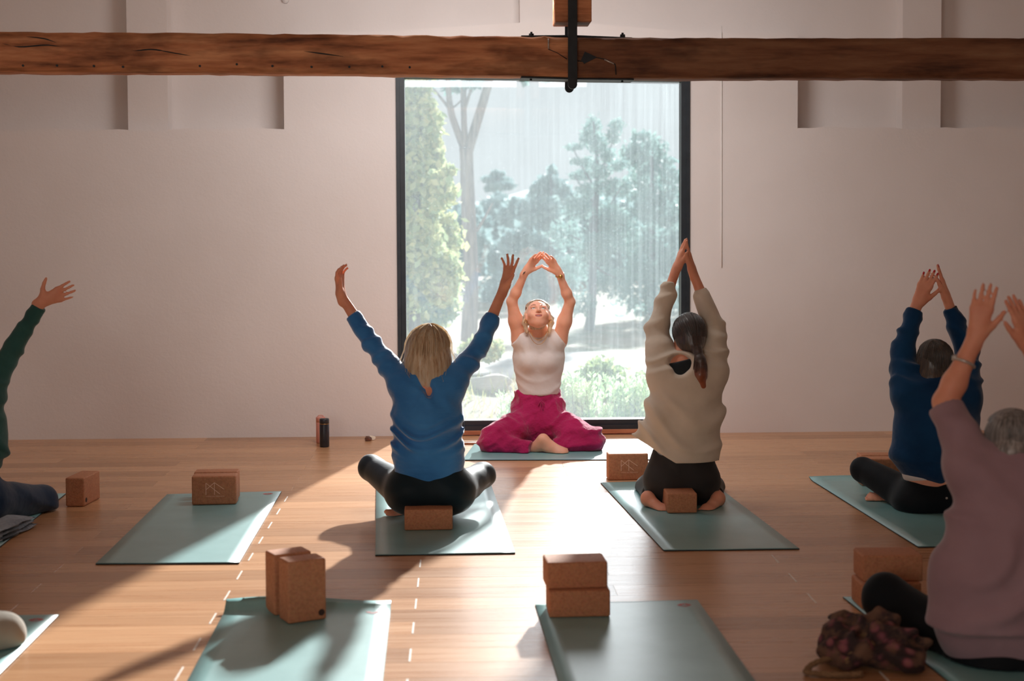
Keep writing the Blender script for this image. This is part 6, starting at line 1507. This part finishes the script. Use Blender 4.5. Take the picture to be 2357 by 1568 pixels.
# far wood line: individual crowns
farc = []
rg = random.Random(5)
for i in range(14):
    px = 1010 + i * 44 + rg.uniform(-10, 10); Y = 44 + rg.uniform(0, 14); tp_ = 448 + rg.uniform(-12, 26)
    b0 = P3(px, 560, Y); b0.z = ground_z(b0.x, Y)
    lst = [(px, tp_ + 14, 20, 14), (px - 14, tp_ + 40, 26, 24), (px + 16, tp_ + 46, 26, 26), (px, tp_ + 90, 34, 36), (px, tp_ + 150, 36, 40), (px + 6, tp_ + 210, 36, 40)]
    o = tree('distant_tree', 'hazy tree of the distant wood line across the window', 'tree', b0, [[(b0, P3(px, 500, Y), P3(px, tp_ + 10, Y)), [0.18, 0.12, 0.04]]], cl_px(lst, Y, 2.0, 60 + i), M_['leaf_far_hazed'], M_['bark_dark'], 0.15, 1500, 70 + i, 'distant wood line')
# hill behind
V = []; Fq = []; n_ = 80
for j, Y in enumerate((80, 84, 90, 100)):
    for i in range(n_):
        x = -60 + 150 * i / (n_ - 1); h_ = [0, 1.5, 2.8, 2.9][j] + 0.35 * math.sin(x * 0.21) * j + 0.18 * math.sin(x * 0.9 + j); V.append((x, Y, -0.6 + h_))
for j in range(3):
    for i in range(n_ - 1): a = j * n_ + i; Fq.append((a, a + 1, a + n_ + 1, a + n_))
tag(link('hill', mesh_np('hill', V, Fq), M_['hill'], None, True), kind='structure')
# willow-leaved shrubs near the glass
def shrub(cx, cy, Y, ns, hpx, label, seed, m, leafs=0.045):
    rg = random.Random(seed); b0 = P3(cx, 1000, Y); b0.z = ground_z(b0.x, Y) - 0.02; o = empty('shrub', b0, label, 'shrub')
    st_ = []; V = []; Fq = []
    for i in range(ns):
        x = cx + rg.gauss(0, 1) * hpx[0]; tp_ = cy + abs(rg.gauss(0, 1)) * hpx[1]; top_ = P3(x, tp_, Y + rg.uniform(-0.3, 0.3)); a = b0 + Vector((rg.uniform(-0.15, 0.15), rg.uniform(-0.1, 0.1), 0))
        mid = (a + top_) / 2 + Vector((rg.uniform(-0.06, 0.06), 0, 0)); sp_ = smooth_path([a, mid, top_], 7); st_.append(tube_np(sp_, [0.006 - 0.0003 * q for q in range(len(sp_))], 4))
        for q in range(3, len(sp_)):
            for w in range(7):
                d = (sp_[q] - sp_[q - 1]).normalized(); ang = rg.uniform(0, 2 * PI); sd = Vector((math.cos(ang), math.sin(ang), 0))
                dl = (d * 0.9 + sd * 0.8).normalized(); p = sp_[q - 1].lerp(sp_[q], w / 7); Ls = leafs * rg.uniform(0.7, 1.5); wd_ = dl.cross(Vector((rg.uniform(-1, 1), rg.uniform(-1, 1), rg.uniform(-1, 1)))).normalized() * Ls * 0.16
                n0 = len(V); V += [tuple(p), tuple(p + dl * Ls * 0.5 + wd_), tuple(p + dl * Ls), tuple(p + dl * Ls * 0.5 - wd_)]; Fq.append((n0, n0 + 1, n0 + 2, n0 + 3))
    join_meshes('stem', st_, M_['bark_dark'], o); x = link('foliage', mesh_np('foliage', V, Fq), m, o); tag(x, kind='stuff'); return o
shrub(1335, 860, 13.0, 34, (34, 34), 'pale willowy shrub right of the teacher\'s waist outside the glass', 1, M_['leaf_willow'], 0.06)
shrub(1450, 870, 13.2, 34, (30, 30), 'pale willowy shrub outside between the teacher and the kneeling woman', 2, M_['leaf_willow'], 0.06)
shrub(1185, 905, 12.6, 14, (22, 20), 'low thin shrub outside left of the teacher\'s waist', 3, M_['leaf_willow'], 0.05)
for i, (px, py, rx, ry, Y, lab) in enumerate(((1385, 870, 62, 46, 15.5, 'rounded green bush behind the willowy shrubs'), (1480, 905, 45, 46, 15.0, 'green bush outside beside the kneeling woman\'s sleeve'), (1110, 800, 46, 28, 18.0, 'low grey-brown bush at the foot of the eucalyptus'))):
    b0 = P3(px, py + ry, Y); b0.z = ground_z(b0.x, Y)
    cl = [((b0.x + rpx(dx * rx, Y), Y + dz, P3(px, py + dy * ry, Y).z), (rpx(rx * 0.55, Y), 0.25, rpx(ry * 0.6, Y))) for dx, dy, dz in ((-0.5, 0.1, 0), (0.5, 0.15, 0.1), (0, -0.35, 0), (-0.15, 0.4, 0.1), (0.3, 0.5, 0))]
    tree('bush', lab, 'bush', b0, [], cl, M_['leaf_green'] if i < 2 else M_['leaf_yellow'], M_['bark_dark'], 0.032, 3600, 50 + i)
rock_m = mottled('outdoor_rock', srgb(140, 134, 130), srgb(158, 152, 146), 3, 0.9, bstr=0.5)
for i, (px, py, r_, lab) in enumerate(((1128, 812, 0.17, 'pale boulder outside beside the eucalyptus foot'), (1425, 865, 0.16, 'white boulder among the green bushes outside'))):
    p = P3(px, py, 16.5); bm = bmesh.new(); bmesh.ops.create_icosphere(bm, subdivisions=3, radius=1); rgx = random.Random(i)
    for v_ in bm.verts: s_ = 1 + 0.12 * math.sin(v_.co.x * 4 + i) + 0.1 * math.sin(v_.co.z * 5 + v_.co.y * 3); v_.co = Vector((v_.co.x * r_ * 1.5 * s_, v_.co.y * r_ * s_, v_.co.z * r_ * 0.7 * s_))
    gz = ground_z(p.x, 16.5); o = bpy.data.objects.new('boulder', bm_mesh('boulder', bm)); o.data.materials.append(rock_m); C.objects.link(o); o.location = (p.x, 16.5, gz + r_ * 0.4); tag(o, lab, 'boulder')
    for p_ in o.data.polygons: p_.use_smooth = True
# dry grass outside
rg = np.random.default_rng(3); k = 9000
gy = YW + 0.6 + rg.uniform(0, 1, k) ** 1.5 * 12; gx = rg.uniform(-1.2, 1.6, k) * (1.6 + gy * 0.12); 
keep = (gy < 18.0); gy, gx = gy[keep], gx[keep]; k = len(gy)
gz = np.array([ground_z(a, c_) for a, c_ in zip(gx, gy)]); hh = rg.uniform(0.05, 0.22, k); dx = rg.normal(size=k) * 0.05; w = 0.006
V = np.stack([np.stack([gx - w, gy, gz], 1), np.stack([gx + w, gy, gz], 1), np.stack([gx + dx, gy + dx, gz + hh], 1)], 1).reshape(-1, 3)
tag(link('dry_grass', mesh_np('dry_grass', V, np.arange(3 * k).reshape(-1, 3)), leafmat('grass_blades', srgb(196, 176, 136), srgb(150, 168, 108)), None), 'dry grass and weeds on the slope below the window', 'grass', None, 'stuff')
